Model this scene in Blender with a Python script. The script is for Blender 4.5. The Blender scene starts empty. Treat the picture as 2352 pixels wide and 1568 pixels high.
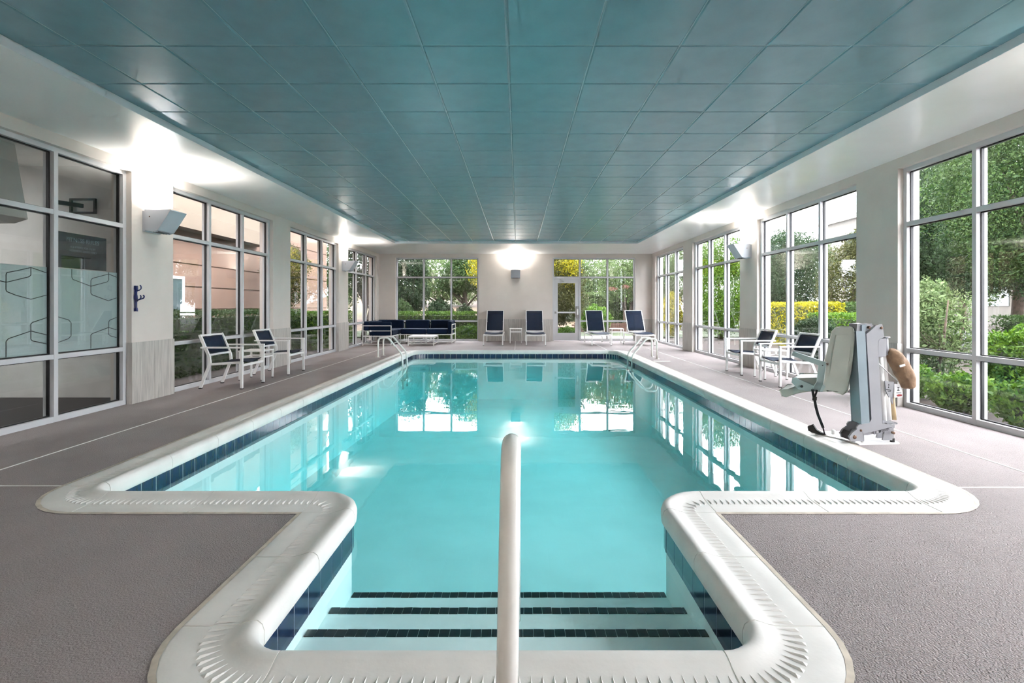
import bpy, math, random
import numpy as np
from mathutils import Vector, Matrix
from mathutils.geometry import tessellate_polygon

random.seed(7)
R = math.radians
scene = bpy.context.scene
COL = scene.collection

# ------------------------------------------------------------------ camera, world, sun, exposure
cam_data = bpy.data.cameras.new('camera')
cam = bpy.data.objects.new('camera', cam_data)
COL.objects.link(cam)
cam.location = (0, 0, 1.21)
cam.rotation_euler = (R(90), 0, 0)
cam_data.sensor_width = 36
cam_data.lens = 1166 / 2352 * 36
cam_data.shift_x = -14 / 2352
cam_data.shift_y = -82 / 2352
cam_data.clip_end = 300
scene.camera = cam

world = bpy.data.worlds.new('sky')
scene.world = world
world.use_nodes = True
bg = world.node_tree.nodes['Background']
bg.inputs[0].default_value = (1.0, 0.965, 1.05, 1)
bg.inputs[1].default_value = 4.6

sun_data = bpy.data.lights.new('sun', 'SUN')
sun_data.energy = 4.0
sun_data.angle = R(3)
sun_data.color = (1.0, 0.93, 0.8)
sun = bpy.data.objects.new('sun', sun_data)
COL.objects.link(sun)
sun.rotation_euler = Vector((0.50, 0.62, -0.80)).to_track_quat('-Z', 'Y').to_euler()

SCONCE_WATTS = 10
vs = scene.view_settings
vs.view_transform = 'Standard'
vs.look = 'None'
vs.gamma = 1
vs.use_curve_mapping = False
vs.exposure = 2.2
cy = scene.cycles
cy.use_denoising = True
cy.use_adaptive_sampling = True
cy.adaptive_threshold = 0.1
cy.adaptive_min_samples = 24
cy.max_bounces = 8
cy.diffuse_bounces = 5
cy.glossy_bounces = 3
cy.transmission_bounces = 2
cy.transparent_max_bounces = 24
cy.sample_clamp_indirect = 6
cy.caustics_reflective = False
cy.caustics_refractive = False


# ------------------------------------------------------------------ helpers
def srgb(r, g, b):
    f = lambda c: (c / 255 / 12.92) if c / 255 <= 0.04045 else ((c / 255 + 0.055) / 1.055) ** 2.4
    return (f(r), f(g), f(b), 1)


def dark(c, k):
    return tuple([v * k for v in c[:3]] + [1])


def mat(name, col, rough=0.5, metal=0.0, spec=0.5, noise=None, bump=None, stretch=None, col2=None, speck=None):
    """noise=(scale, amount) varies the colour, bump=(scale, strength) gives fine relief."""
    m = bpy.data.materials.new(name)
    m.use_nodes = True
    nt = m.node_tree
    b = nt.nodes['Principled BSDF']
    b.inputs['Roughness'].default_value = rough
    b.inputs['Metallic'].default_value = metal
    b.inputs['Specular IOR Level'].default_value = spec
    b.inputs['Base Color'].default_value = col
    tc = nt.nodes.new('ShaderNodeTexCoord')
    mp = nt.nodes.new('ShaderNodeMapping')
    nt.links.new(tc.outputs['Object'], mp.inputs[0])
    if stretch:
        mp.inputs['Scale'].default_value = stretch
    if noise is None and col2 is None:
        noise = (3.0, 0.04)
    scale, amt = noise
    n = nt.nodes.new('ShaderNodeTexNoise')
    n.inputs['Scale'].default_value = scale
    n.inputs['Detail'].default_value = 4
    nt.links.new(mp.outputs[0], n.inputs['Vector'])
    mix = nt.nodes.new('ShaderNodeMix')
    mix.data_type = 'RGBA'
    c2 = col2 or tuple([max(0, c * (1 - 2.2 * amt)) for c in col[:3]] + [1])
    c1 = col if col2 else tuple([min(1, c * (1 + amt)) for c in col[:3]] + [1])
    mix.inputs['A'].default_value = c1
    mix.inputs['B'].default_value = c2
    ramp = nt.nodes.new('ShaderNodeValToRGB')
    ramp.color_ramp.elements[0].position = 0.35
    ramp.color_ramp.elements[1].position = 0.68
    nt.links.new(n.outputs['Fac'], ramp.inputs[0])
    nt.links.new(ramp.outputs[0], mix.inputs['Factor'])
    nt.links.new(mix.outputs['Result'], b.inputs['Base Color'])
    if speck:                                              # grains of aggregate
        n3 = nt.nodes.new('ShaderNodeTexNoise')
        n3.inputs['Scale'].default_value = speck[0]
        n3.inputs['Detail'].default_value = 3
        nt.links.new(tc.outputs['Object'], n3.inputs['Vector'])
        mr = nt.nodes.new('ShaderNodeMapRange')
        mr.inputs['From Min'].default_value, mr.inputs['From Max'].default_value = 0.36, 0.64
        mr.inputs['To Min'].default_value, mr.inputs['To Max'].default_value = 1 - speck[1], 1 + speck[1]
        nt.links.new(n3.outputs['Fac'], mr.inputs['Value'])
        mu = nt.nodes.new('ShaderNodeVectorMath')
        mu.operation = 'SCALE'
        nt.links.new(mix.outputs['Result'], mu.inputs[0])
        nt.links.new(mr.outputs[0], mu.inputs['Scale'])
        nt.links.new(mu.outputs[0], b.inputs['Base Color'])
    if bump:
        n2 = nt.nodes.new('ShaderNodeTexNoise')
        n2.inputs['Scale'].default_value = bump[0]
        n2.inputs['Detail'].default_value = 2
        nt.links.new(tc.outputs['Object'], n2.inputs['Vector'])
        bp = nt.nodes.new('ShaderNodeBump')
        bp.inputs['Strength'].default_value = bump[1]
        bp.inputs['Distance'].default_value = 0.01
        nt.links.new(n2.outputs['Fac'], bp.inputs['Height'])
        nt.links.new(bp.outputs[0], b.inputs['Normal'])
    return m


def fresnel_fac(nt, f0, normal=None):
    """Schlick reflectance from the angle between the view ray and the surface, the same on both faces."""
    g = nt.nodes.new('ShaderNodeNewGeometry')
    d = nt.nodes.new('ShaderNodeVectorMath')
    d.operation = 'DOT_PRODUCT'
    nt.links.new(g.outputs['Incoming'], d.inputs[0])
    nt.links.new(normal if normal is not None else g.outputs['Normal'], d.inputs[1])

    def math_node(op, a, bval=None, rev=False):
        k = nt.nodes.new('ShaderNodeMath')
        k.operation = op
        k.use_clamp = op in ('SUBTRACT', 'ADD')
        i, j = (1, 0) if rev else (0, 1)
        nt.links.new(a, k.inputs[i])
        if bval is not None:
            k.inputs[j].default_value = bval
        return k.outputs[0]
    a = math_node('ABSOLUTE', d.outputs['Value'])
    a = math_node('SUBTRACT', a, 1.0, rev=True)
    a = math_node('POWER', a, 5.0)
    a = math_node('MULTIPLY', a, 1 - f0)
    return math_node('ADD', a, f0)


def clear_mat(name, f0, tint, rough=0.0, ripple=None, volume=None):
    m = bpy.data.materials.new(name)
    m.use_nodes = True
    nt = m.node_tree
    nt.nodes.remove(nt.nodes['Principled BSDF'])
    out = nt.nodes['Material Output']
    tr = nt.nodes.new('ShaderNodeBsdfTransparent')
    tr.inputs[0].default_value = tint
    gl = nt.nodes.new('ShaderNodeBsdfGlossy')
    gl.inputs['Roughness'].default_value = rough
    nrm = None
    if ripple:
        tc = nt.nodes.new('ShaderNodeTexCoord')
        mp = nt.nodes.new('ShaderNodeMapping')
        mp.inputs['Scale'].default_value = (1, 1.6, 1)
        n = nt.nodes.new('ShaderNodeTexNoise')
        n.inputs['Scale'].default_value = ripple[0]
        n.inputs['Detail'].default_value = 1.5
        bp = nt.nodes.new('ShaderNodeBump')
        bp.inputs['Strength'].default_value = ripple[1]
        bp.inputs['Distance'].default_value = 0.02
        nt.links.new(tc.outputs['Object'], mp.inputs[0])
        nt.links.new(mp.outputs[0], n.inputs['Vector'])
        nt.links.new(n.outputs['Fac'], bp.inputs['Height'])
        nt.links.new(bp.outputs[0], gl.inputs['Normal'])
    mx = nt.nodes.new('ShaderNodeMixShader')
    nt.links.new(fresnel_fac(nt, f0, nrm), mx.inputs[0])
    nt.links.new(tr.outputs[0], mx.inputs[1])
    nt.links.new(gl.outputs[0], mx.inputs[2])
    nt.links.new(mx.outputs[0], out.inputs['Surface'])
    if volume:
        va = nt.nodes.new('ShaderNodeVolumeAbsorption')
        va.inputs['Color'].default_value = volume[0]
        va.inputs['Density'].default_value = volume[1]
        nt.links.new(va.outputs[0], out.inputs['Volume'])
    return m


def leaf_mat(name, a, b, trans=0.35, gain=0.20):
    m = bpy.data.materials.new(name)
    m.use_nodes = True
    nt = m.node_tree
    p = nt.nodes['Principled BSDF']
    p.inputs['Roughness'].default_value = 0.6
    p.inputs['Specular IOR Level'].default_value = 0.2
    g = nt.nodes.new('ShaderNodeNewGeometry')
    mix = nt.nodes.new('ShaderNodeMix')
    mix.data_type = 'RGBA'
    mix.inputs['A'].default_value = tuple([c * gain for c in a[:3]] + [1])
    mix.inputs['B'].default_value = tuple([c * gain for c in b[:3]] + [1])
    nt.links.new(g.outputs['Random Per Island'], mix.inputs['Factor'])
    nt.links.new(mix.outputs['Result'], p.inputs['Base Color'])
    t = nt.nodes.new('ShaderNodeBsdfTranslucent')
    nt.links.new(mix.outputs['Result'], t.inputs[0])
    ms = nt.nodes.new('ShaderNodeMixShader')
    ms.inputs[0].default_value = trans
    nt.links.new(p.outputs[0], ms.inputs[1])
    nt.links.new(t.outputs[0], ms.inputs[2])
    nt.links.new(ms.outputs[0], nt.nodes['Material Output'].inputs['Surface'])
    return m


def sheer_mat(name, col, alpha, rough=0.6, spec=0.3):
    """woven mesh or film: mostly diffuse with a share of straight see-through."""
    m = mat(name, col, rough, spec=spec, noise=(900, 0.12))
    nt = m.node_tree
    p = nt.nodes['Principled BSDF']
    tr = nt.nodes.new('ShaderNodeBsdfTransparent')
    ms = nt.nodes.new('ShaderNodeMixShader')
    ms.inputs[0].default_value = alpha
    nt.links.new(tr.outputs[0], ms.inputs[1])
    nt.links.new(p.outputs[0], ms.inputs[2])
    nt.links.new(ms.outputs[0], nt.nodes['Material Output'].inputs['Surface'])
    return m


class MB:
    """collects shapes for one mesh"""

    def __init__(self):
        self.v, self.f = [], []

    def add(self, vs_, fs_):
        n = len(self.v)
        self.v += [tuple(p) for p in vs_]
        self.f += [tuple(i + n for i in q) for q in fs_]
        return self

    def box(self, x0, x1, y0, y1, z0, z1):
        v = [(x, y, z) for z in (z0, z1) for y in (y0, y1) for x in (x0, x1)]
        return self.add(v, [(0, 2, 3, 1), (4, 5, 7, 6), (0, 1, 5, 4), (2, 6, 7, 3), (0, 4, 6, 2), (1, 3, 7, 5)])

    def bar(self, p, q, w, h, up=(0, 0, 1)):
        """square bar from p to q, w across and h along `up`"""
        p, q = Vector(p), Vector(q)
        d = (q - p).normalized()
        s = d.cross(Vector(up))
        if s.length < 1e-4:
            s = d.cross(Vector((0, 1, 0)))
        s.normalize()
        u = s.cross(d).normalized()
        v = []
        for e in (p, q):
            for a, b in ((-1, -1), (1, -1), (1, 1), (-1, 1)):
                v.append(e + s * a * w / 2 + u * b * h / 2)
        return self.add(v, [(3, 2, 1, 0), (4, 5, 6, 7), (0, 1, 5, 4), (1, 2, 6, 5), (2, 3, 7, 6), (3, 0, 4, 7)])

    def prism(self, poly, a0, a1, axis='y'):
        """polygon of (p, q) pairs pushed from a0 to a1 along the axis; y: (x, z), x: (y, z), z: (x, y)"""
        def at(p, a):
            return {'y': (p[0], a, p[1]), 'x': (a, p[0], p[1]), 'z': (p[0], p[1], a)}[axis]
        n = len(poly)
        tris = tessellate_polygon([[Vector((p[0], p[1], 0)) for p in poly]])
        v = [at(p, a0) for p in poly] + [at(p, a1) for p in poly]
        f = [tuple(t) for t in tris] + [tuple(i + n for i in reversed(t)) for t in tris]
        f += [(i, (i + 1) % n, (i + 1) % n + n, i + n) for i in range(n)]
        return self.add(v, f)

    def tube(self, path, r, n=10, caps=True):
        path = [Vector(p) for p in path]
        rs = r if isinstance(r, (list, tuple)) else [r] * len(path)
        t0 = (path[1] - path[0]).normalized()
        ref = Vector((0, 0, 1)) if abs(t0.z) < 0.9 else Vector((1, 0, 0))
        s = t0.cross(ref).normalized()
        v, f = [], []
        for i, p in enumerate(path):
            a, b = path[max(0, i - 1)], path[min(len(path) - 1, i + 1)]
            t = (b - a).normalized()
            s = (s - t * s.dot(t)).normalized()
            u = t.cross(s)
            for k in range(n):
                an = 2 * math.pi * k / n
                v.append(p + (s * math.cos(an) + u * math.sin(an)) * rs[i])
        for i in range(len(path) - 1):
            for k in range(n):
                a, b = i * n + k, i * n + (k + 1) % n
                f.append((a, b, b + n, a + n))
        if caps:
            f.append(tuple(reversed(range(n))))
            f.append(tuple(range((len(path) - 1) * n, len(path) * n)))
        return self.add(v, f)

    def sheet(self, fn, nu, nv, th=0.0):
        """surface fn(u, v) with u, v in 0..1; th gives it thickness along z/normal"""
        v = [Vector(fn(i / nu, j / nv)) for j in range(nv + 1) for i in range(nu + 1)]
        q = [(j * (nu + 1) + i, j * (nu + 1) + i + 1, (j + 1) * (nu + 1) + i + 1, (j + 1) * (nu + 1) + i) for j in range(nv) for i in range(nu)]
        if not th:
            return self.add(v, q)
        a, b = v[1] - v[0], v[nu + 1] - v[0]
        nrm = a.cross(b).normalized() * th
        m = len(v)
        w = [p - nrm for p in v]
        f = q + [tuple(i + m for i in reversed(k)) for k in q]
        rim = list(range(nu + 1)) + [(j + 1) * (nu + 1) + nu for j in range(nv)] + [nv * (nu + 1) + i for i in range(nu - 1, -1, -1)] + [j * (nu + 1) for j in range(nv - 1, 0, -1)]
        for k in range(len(rim)):
            a, b = rim[k], rim[(k + 1) % len(rim)]
            f.append((b, a, a + m, b + m))
        return self.add(v + w, f)

    def mesh(self, name, m=None, smooth=False):
        me = bpy.data.meshes.new(name)
        me.from_pydata(self.v, [], self.f)
        me.validate()
        if m:
            me.materials.append(m)
        if smooth:
            me.shade_smooth()
        me.update()
        return me

    def build(self, name, m, parent=None, bevel=0.0, smooth=False, seg=2, auto=None):
        o = bpy.data.objects.new(name, self.mesh(name, m, smooth or bevel > 0 or auto is not None))
        COL.objects.link(o)
        o.parent = parent
        if bevel:
            b = o.modifiers.new('edge', 'BEVEL')
            b.width = bevel
            b.segments = seg
            b.limit_method = 'ANGLE'
            b.angle_limit = R(35)
            b.harden_normals = True
        elif auto is not None:
            sharp(o.data, auto)
        return o


def sharp(me, deg):
    """mark edges steeper than deg as sharp, so the rest shades smooth"""
    fn = {}
    for p in me.polygons:
        for k in p.edge_keys:
            fn.setdefault(k, []).append(p.normal)
    lim = math.cos(R(deg))
    for e in me.edges:
        ns = fn.get(tuple(sorted(e.vertices)), [])
        if len(ns) != 2 or ns[0].dot(ns[1]) < lim:
            e.use_edge_sharp = True


def place(name, me, parent=None, loc=(0, 0, 0), rot=(0, 0, 0), scale=None):
    o = bpy.data.objects.new(name, me)
    COL.objects.link(o)
    o.parent = parent
    o.location = loc
    o.rotation_euler = rot
    if scale:
        o.scale = scale
    return o


def tag(o, label, cat, group=None, kind=None):
    o['label'] = label
    o['category'] = cat
    if group:
        o['group'] = group
    if kind:
        o['kind'] = kind
    return o


def thing(name, label, cat, loc=(0, 0, 0), rz=0.0, group=None):
    o = bpy.data.objects.new(name, None)
    COL.objects.link(o)
    o.location = loc
    o.rotation_euler = (0, 0, rz)
    return tag(o, label, cat, group)


def setting(o, label=None, cat=None):
    o['kind'] = 'structure'
    if label:
        o['label'] = label
        o['category'] = cat
    return o


def root(name, loc=(0, 0, 0), rz=0.0):
    o = bpy.data.objects.new(name, None)
    COL.objects.link(o)
    o.location = loc
    o.rotation_euler = (0, 0, rz)
    return o


def dup(o, parent=None):
    kids = list(o.children)
    c = o.copy()
    COL.objects.link(c)
    c.parent = parent
    for ch in kids:
        dup(ch, c)
    return c


def dup_thing(o, label, loc, rz):
    c = dup(o)
    c.location = loc
    c.rotation_euler = (0, 0, rz)
    c['label'] = label
    return c


def fillet(pts, r, n=6):
    """round the inner corners of a 3-D polyline"""
    pts = [Vector(p) for p in pts]
    rr = r if isinstance(r, (list, tuple)) else [r] * len(pts)
    out = [pts[0]]
    for i in range(1, len(pts) - 1):
        a, b, c = pts[i - 1], pts[i], pts[i + 1]
        d1, d2 = (a - b).normalized(), (c - b).normalized()
        ang = d1.angle(d2)
        t = min(rr[i] / math.tan(ang / 2), (a - b).length * 0.49, (c - b).length * 0.49)
        p, q = b + d1 * t, b + d2 * t
        for k in range(n + 1):
            u = k / n
            out.append(p * (1 - u) ** 2 + b * 2 * u * (1 - u) + q * u * u)
    out.append(pts[-1])
    return out


# ------------------------------------------------------------------ materials
m_wall = mat('wall_paint', srgb(215, 206, 198), 0.6, noise=(2, 0.02), bump=(240, 0.25))
m_soffit = mat('soffit_paint', srgb(236, 235, 233), 0.28, noise=(2, 0.015), bump=(160, 0.03))
m_fascia = mat('fascia_paint', srgb(230, 231, 234), 0.4, noise=(2, 0.015))
m_ceil = mat('ceiling_tile_paint', srgb(114, 154, 164), 0.27, spec=0.65, noise=(5, 0.03), bump=(9, 0.02))
m_tee = mat('ceiling_tee_paint', srgb(122, 162, 172), 0.3, noise=(5, 0.02))
m_deck = mat('deck_coating', srgb(155, 145, 143), 0.75, spec=0.3, noise=(1.3, 0.05), bump=(130, 0.9), speck=(150, 0.11))
m_joint = mat('joint_sealant', srgb(232, 230, 226), 0.6)
m_coping = mat('coping_concrete', srgb(226, 222, 216), 0.5, noise=(3.5, 0.04), bump=(60, 0.06))
m_grout = mat('grout', srgb(228, 228, 222), 0.8)
m_sealant = mat('coping_sealant', srgb(206, 194, 178), 0.8, noise=(14, 0.1))
m_navytile = mat('navy_glazed_tile', srgb(32, 50, 80), 0.12, noise=(7, 0.16), spec=0.6)
m_black = mat('black_nosing_tile', srgb(14, 20, 24), 0.3)
m_plaster = mat('pool_plaster', srgb(238, 249, 248), 0.7, noise=(2, 0.02))
m_stone = mat('wainscot_stone', srgb(190, 184, 177), 0.45, noise=(6, 0.10), stretch=(6, 6, 0.5))
m_white = mat('white_powder_coat', srgb(236, 235, 232), 0.35, noise=(4, 0.015))
m_alu = mat('window_frame_paint', srgb(204, 204, 206), 0.35, noise=(3, 0.015))
m_gasket = mat('black_gasket', srgb(18, 18, 20), 0.5)
m_glass = clear_mat('window_glass', 0.045, (0.90, 0.93, 0.92, 1), 0.0)
m_water = clear_mat('pool_water', 0.02, (0.985, 1.0, 1.0, 1), 0.0, ripple=(2.6, 0.035), volume=((0.47, 0.965, 0.978, 1), 0.50))
m_navy = mat('navy_cushion_fabric', srgb(13, 30, 53), 0.8, spec=0.12, noise=(30, 0.1), bump=(500, 0.1))
m_sling = sheer_mat('navy_sling_mesh', srgb(25, 39, 60), 0.86, rough=0.7, spec=0.15)
m_seam = mat('navy_seam', srgb(18, 30, 56), 0.7)
m_rubber = mat('dark_rubber', srgb(40, 38, 38), 0.6)
m_rail = mat('white_rail_coating', srgb(238, 236, 230), 0.18, noise=(9, 0.03), spec=0.6)
m_sconce = mat('sconce_metal', srgb(196, 200, 208), 0.45, noise=(3, 0.02))
m_lens = mat('sconce_lens', srgb(245, 243, 236), 0.5)
m_steel = mat('brushed_steel', srgb(160, 158, 155), 0.3, metal=0.9)
m_rust = mat('rusty_bolt', srgb(120, 92, 74), 0.5, metal=0.4, noise=(60, 0.3))
m_liftgrey = mat('lift_paint', srgb(150, 150, 153), 0.4, noise=(5, 0.03))
m_liftblue = mat('lift_arm_blue_grey', srgb(132, 146, 152), 0.4, noise=(5, 0.03))  # darker and bluer than the other lift parts
m_liftseat = mat('lift_seat_plastic', srgb(186, 185, 174), 0.45, noise=(6, 0.04))
m_liftseat2 = mat('lift_armrest_plastic', srgb(168, 181, 178), 0.45, noise=(6, 0.03))
m_tan = mat('tan_canvas', srgb(138, 110, 85), 0.8, noise=(14, 0.16), bump=(40, 0.4))
m_wood = mat('pale_wood', srgb(196, 172, 134), 0.6, noise=(10, 0.12), stretch=(4, 4, 0.4))
m_strap = mat('black_webbing', srgb(14, 14, 16), 0.6, bump=(300, 0.3))
m_ink = mat('black_print', srgb(24, 24, 28), 0.6)
m_red = mat('red_print', srgb(150, 40, 40), 0.6)
m_label = mat('white_label', srgb(236, 236, 236), 0.5)
m_blueplastic = mat('blue_plastic', srgb(14, 30, 96), 0.35, noise=(40, 0.2))
m_film = sheer_mat('frosted_film', srgb(206, 220, 222), 0.62, rough=0.8)
m_decal = sheer_mat('sign_film', srgb(58, 66, 72), 0.75)
m_decal_text = mat('sign_lettering', srgb(120, 130, 134), 0.6)
m_hexline = mat('film_cut_line', srgb(38, 44, 46), 0.5)
m_darkwall = mat('fitness_wall', srgb(214, 210, 206), 0.7)
m_carpet = mat('fitness_carpet', srgb(58, 54, 54), 0.9, noise=(80, 0.2))
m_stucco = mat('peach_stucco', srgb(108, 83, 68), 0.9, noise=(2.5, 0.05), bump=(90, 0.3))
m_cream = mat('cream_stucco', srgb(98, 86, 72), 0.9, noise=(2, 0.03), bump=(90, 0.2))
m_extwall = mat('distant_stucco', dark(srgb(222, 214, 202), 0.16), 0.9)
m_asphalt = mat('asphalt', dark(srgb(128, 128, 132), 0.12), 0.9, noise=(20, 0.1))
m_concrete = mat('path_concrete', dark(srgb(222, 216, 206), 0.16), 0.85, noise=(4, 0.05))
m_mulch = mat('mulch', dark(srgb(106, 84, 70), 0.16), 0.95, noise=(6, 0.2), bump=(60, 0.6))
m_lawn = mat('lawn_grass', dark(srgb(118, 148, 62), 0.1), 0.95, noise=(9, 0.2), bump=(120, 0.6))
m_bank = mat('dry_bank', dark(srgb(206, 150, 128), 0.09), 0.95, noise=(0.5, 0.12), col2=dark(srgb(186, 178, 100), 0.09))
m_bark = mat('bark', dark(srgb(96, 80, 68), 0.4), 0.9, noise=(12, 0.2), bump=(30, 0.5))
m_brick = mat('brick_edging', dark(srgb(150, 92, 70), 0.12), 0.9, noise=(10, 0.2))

# ------------------------------------------------------------------ room dimensions
XL, XR, YF, YN = -4.75, 4.57, 17.36, -2.60   # wall faces
ZS, ZC = 2.985, 3.055                         # soffit and ceiling
ZW = 2.86                                     # head of the window openings
TH = 0.26                                     # wall thickness
LY = [(3.39 + 3.6 * k, 6.24 + 3.6 * k) for k in range(4)]
RY = [(-0.35, 2.50)] + [(3.26 + 3.6 * k, 6.11 + 3.6 * k) for k in range(4)]
FX = [(-4.19, -1.355), (1.18, 4.015)]
NX = []

# ------------------------------------------------------------------ pool outline
OUT = 0.312
LIP = [(-0.955, 1.771), (0.845, 1.771), (0.845, 3.275), (2.605, 3.275), (2.605, 13.56), (-2.735, 13.56), (-2.735, 3.275), (-0.955, 3.275)]
RAD = [0.14, 0.14, OUT, 0.13, 0.32, 0.32, 0.13, OUT]


def rounded_segments(pts, rad):
    """the outline as lines and arcs; every segment is (kind, data, length)"""
    n, segs, tang = len(pts), [], []
    for i in range(n):
        a, b, c = Vector(pts[i - 1]), Vector(pts[i]), Vector(pts[(i + 1) % n])
        d1, d2 = (b - a).normalized(), (c - b).normalized()
        left = d1.x * d2.y - d1.y * d2.x > 0
        p, q = b - d1 * rad[i], b + d2 * rad[i]
        nl = Vector((-d1.y, d1.x))
        cen = p + nl * rad[i] * (1 if left else -1)
        tang.append((p, q, cen, left))
    for i in range(n):
        p, q, cen, left = tang[i]
        a0 = math.atan2(p.y - cen.y, p.x - cen.x)
        segs.append(('arc', (cen, rad[i], a0, math.pi / 2 * (1 if left else -1), left), rad[i] * math.pi / 2))
        r = tang[(i + 1) % n][0]
        segs.append(('line', (q, r), (r - q).length))
    return segs


SEGS = rounded_segments(LIP, RAD)


def on_seg(seg, t):
    """point and outward normal at t in 0..1"""
    if seg[0] == 'line':
        a, b = seg[1]
        d = (b - a).normalized()
        return a.lerp(b, t), Vector((d.y, -d.x))
    cen, r, a0, da, left = seg[1]
    an = a0 + da * t
    rad = Vector((math.cos(an), math.sin(an)))
    return cen + rad * r, rad if left else -rad


def outline(o, step=8):
    pts = []
    for s in SEGS:
        k = step if s[0] == 'arc' else 1
        for i in range(k):
            p, nn = on_seg(s, i / k)
            pts.append(p + nn * o)
    clean = []
    for p in pts:
        if not clean or (p - clean[-1]).length > 1e-4:
            clean.append(p)
    return clean


# floor with the pool cut out of it
hole = outline(OUT - 0.01)
outer = [(XL - TH, YN - TH), (XR + TH, YN - TH), (XR + TH, YF + TH), (XL - TH, YF + TH)]
loops = [[Vector((p[0], p[1], 0)) for p in outer], [Vector((p.x, p.y, 0)) for p in reversed(hole)]]
flat = [v for l in loops for v in l]
fb = MB().add(flat, [tuple(t) for t in tessellate_polygon(loops)])
nh = len(hole)
base = len(fb.v)
fb.add([(p.x, p.y, 0) for p in hole] + [(p.x, p.y, -0.12) for p in hole], [(i, (i + 1) % nh, (i + 1) % nh + nh, i + nh) for i in range(nh)])
floor = setting(fb.build('floor', m_deck), 'grey textured pool deck floor around the pool', 'floor')
for name, x0, x1, y0, y1 in (('expansion_joint', -3.827, -3.813, -2.5, 14.6), ('expansion_joint', 3.673, 3.687, -2.5, 14.6),
                             ('expansion_joint', XL + 0.01, -3.0, 3.404, 3.416), ('expansion_joint', 2.88, XR - 0.01, 3.374, 3.386),
                             ('expansion_joint', -0.097, -0.083, 13.89, YF - 0.02), ('expansion_joint', 2.43, 2.444, 13.89, YF - 0.02)):
    MB().box(x0, x1, y0, y1, -0.004, 0.0025).build(name, m_joint, floor)

# pool basin, coping, waterline tile, steps
basin = root('pool_basin')
setting(basin, 'rectangular indoor pool with a stepped entry alcove', 'pool')
wall_line = outline(0.03)
nb = len(wall_line)
floor_z = lambda y: -0.92 - 0.035 * (y - 3.0)
bb = MB()
bb.add([(p.x, p.y, -0.05) for p in wall_line] + [(p.x, p.y, floor_z(p.y)) for p in wall_line],
       [(i, i + nb, (i + 1) % nb + nb, (i + 1) % nb) for i in range(nb)])
bb.add([(p.x, p.y, floor_z(p.y)) for p in wall_line], [tuple(t) for t in tessellate_polygon([[Vector((p.x, p.y, 0)) for p in wall_line]])])
bb.build('basin_shell', m_plaster, basin)
gl = outline(0.0216, 24)
ng = len(gl)
MB().add([(p.x, p.y, -0.05) for p in gl] + [(p.x, p.y, -0.232) for p in gl], [(i, i + ng, (i + 1) % ng + ng, (i + 1) % ng) for i in range(ng)]).build('tile_grout', m_grout, basin)
se = outline(OUT + 0.018)
si = outline(OUT - 0.005)
MB().add([(p.x, p.y, 0.0035) for p in se] + [(p.x, p.y, 0.005) for p in si], [(i, (i + 1) % len(se), (i + 1) % len(se) + len(se), i + len(se)) for i in range(len(se))] if len(se) == len(si) else []).build('sealant_strip', m_sealant, basin)

PROFILE = [(0.05, -0.085), (0.012, -0.083), (0.002, -0.07), (0.0, -0.045), (0.0, -0.012), (0.008, 0.012), (0.026, 0.026), (0.046, 0.028), (0.07, 0.021), (0.095, 0.012),
           (0.125, 0.0065), (0.16, 0.005), (0.24, 0.005), (0.30, 0.005), (OUT - 0.003, 0.003), (OUT - 0.002, -0.05)]


def coping_piece(seg, t0, t1, bev=0.0):
    k = 10 if seg[0] == 'arc' else 1
    mb = MB()
    rows = [on_seg(seg, t0 + (t1 - t0) * i / k) for i in range(k + 1)]
    m = len(PROFILE)
    v = [(p.x + nn.x * o, p.y + nn.y * o, z) for p, nn in rows for o, z in PROFILE]
    f = [(i * m + j, i * m + j + 1, (i + 1) * m + j + 1, (i + 1) * m + j) for i in range(k) for j in range(m - 1)]
    f += [tuple(range(m)), tuple(reversed(range(k * m, (k + 1) * m)))]
    mb.add(v, f)
    ln = seg[2] * (t1 - t0)
    if seg[0] == 'arc':
        ln = (seg[1][1] + (0.18 if seg[1][4] else -0.18)) * math.pi / 2
    cnt = max(3, int(ln / 0.036))
    for i in range(cnt):                                   # moulded finger-grip ridges
        t = t0 + (t1 - t0) * (i + 0.5) / cnt
        dt = (t1 - t0) / cnt * 0.26
        (p, nn), (pa, na), (pb, nb_) = on_seg(seg, t), on_seg(seg, t - dt), on_seg(seg, t + dt)
        at = lambda q, n_, o, z: (q.x + n_.x * o, q.y + n_.y * o, z)
        mb.add([at(p, nn, 0.118, 0.0075), at(pa, na, 0.198, 0.0045), at(pb, nb_, 0.198, 0.0045), at(p, nn, 0.184, 0.0112)], [(0, 1, 3), (1, 2, 3), (2, 0, 3)])
    return mb


GAP = 0.0025
for s in SEGS:
    n = 1 if s[0] == 'arc' else max(1, round(s[2] / 0.62))
    for i in range(n):
        g = GAP / s[2]
        coping_piece(s, i / n + g, (i + 1) / n - g).build('coping_stone', m_coping, basin, auto=40)
under = [(o + 0.003, z - 0.003) for o, z in PROFILE]
gb = MB()
for s in SEGS:
    for t in ([0.0, 1.0] if s[0] == 'arc' else [i / max(1, round(s[2] / 0.62)) for i in range(max(1, round(s[2] / 0.62)) + 1)]):
        a = [on_seg(s, min(1, max(0, t + d / s[2]))) for d in (-0.012, 0.012)]
        m = len(under)
        gb.add([(p.x + nn.x * o, p.y + nn.y * o, z) for p, nn in a for o, z in under], [(j, j + 1, m + j + 1, m + j) for j in range(m - 1)])
gb.build('coping_grout', m_grout, basin, smooth=True)

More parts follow.
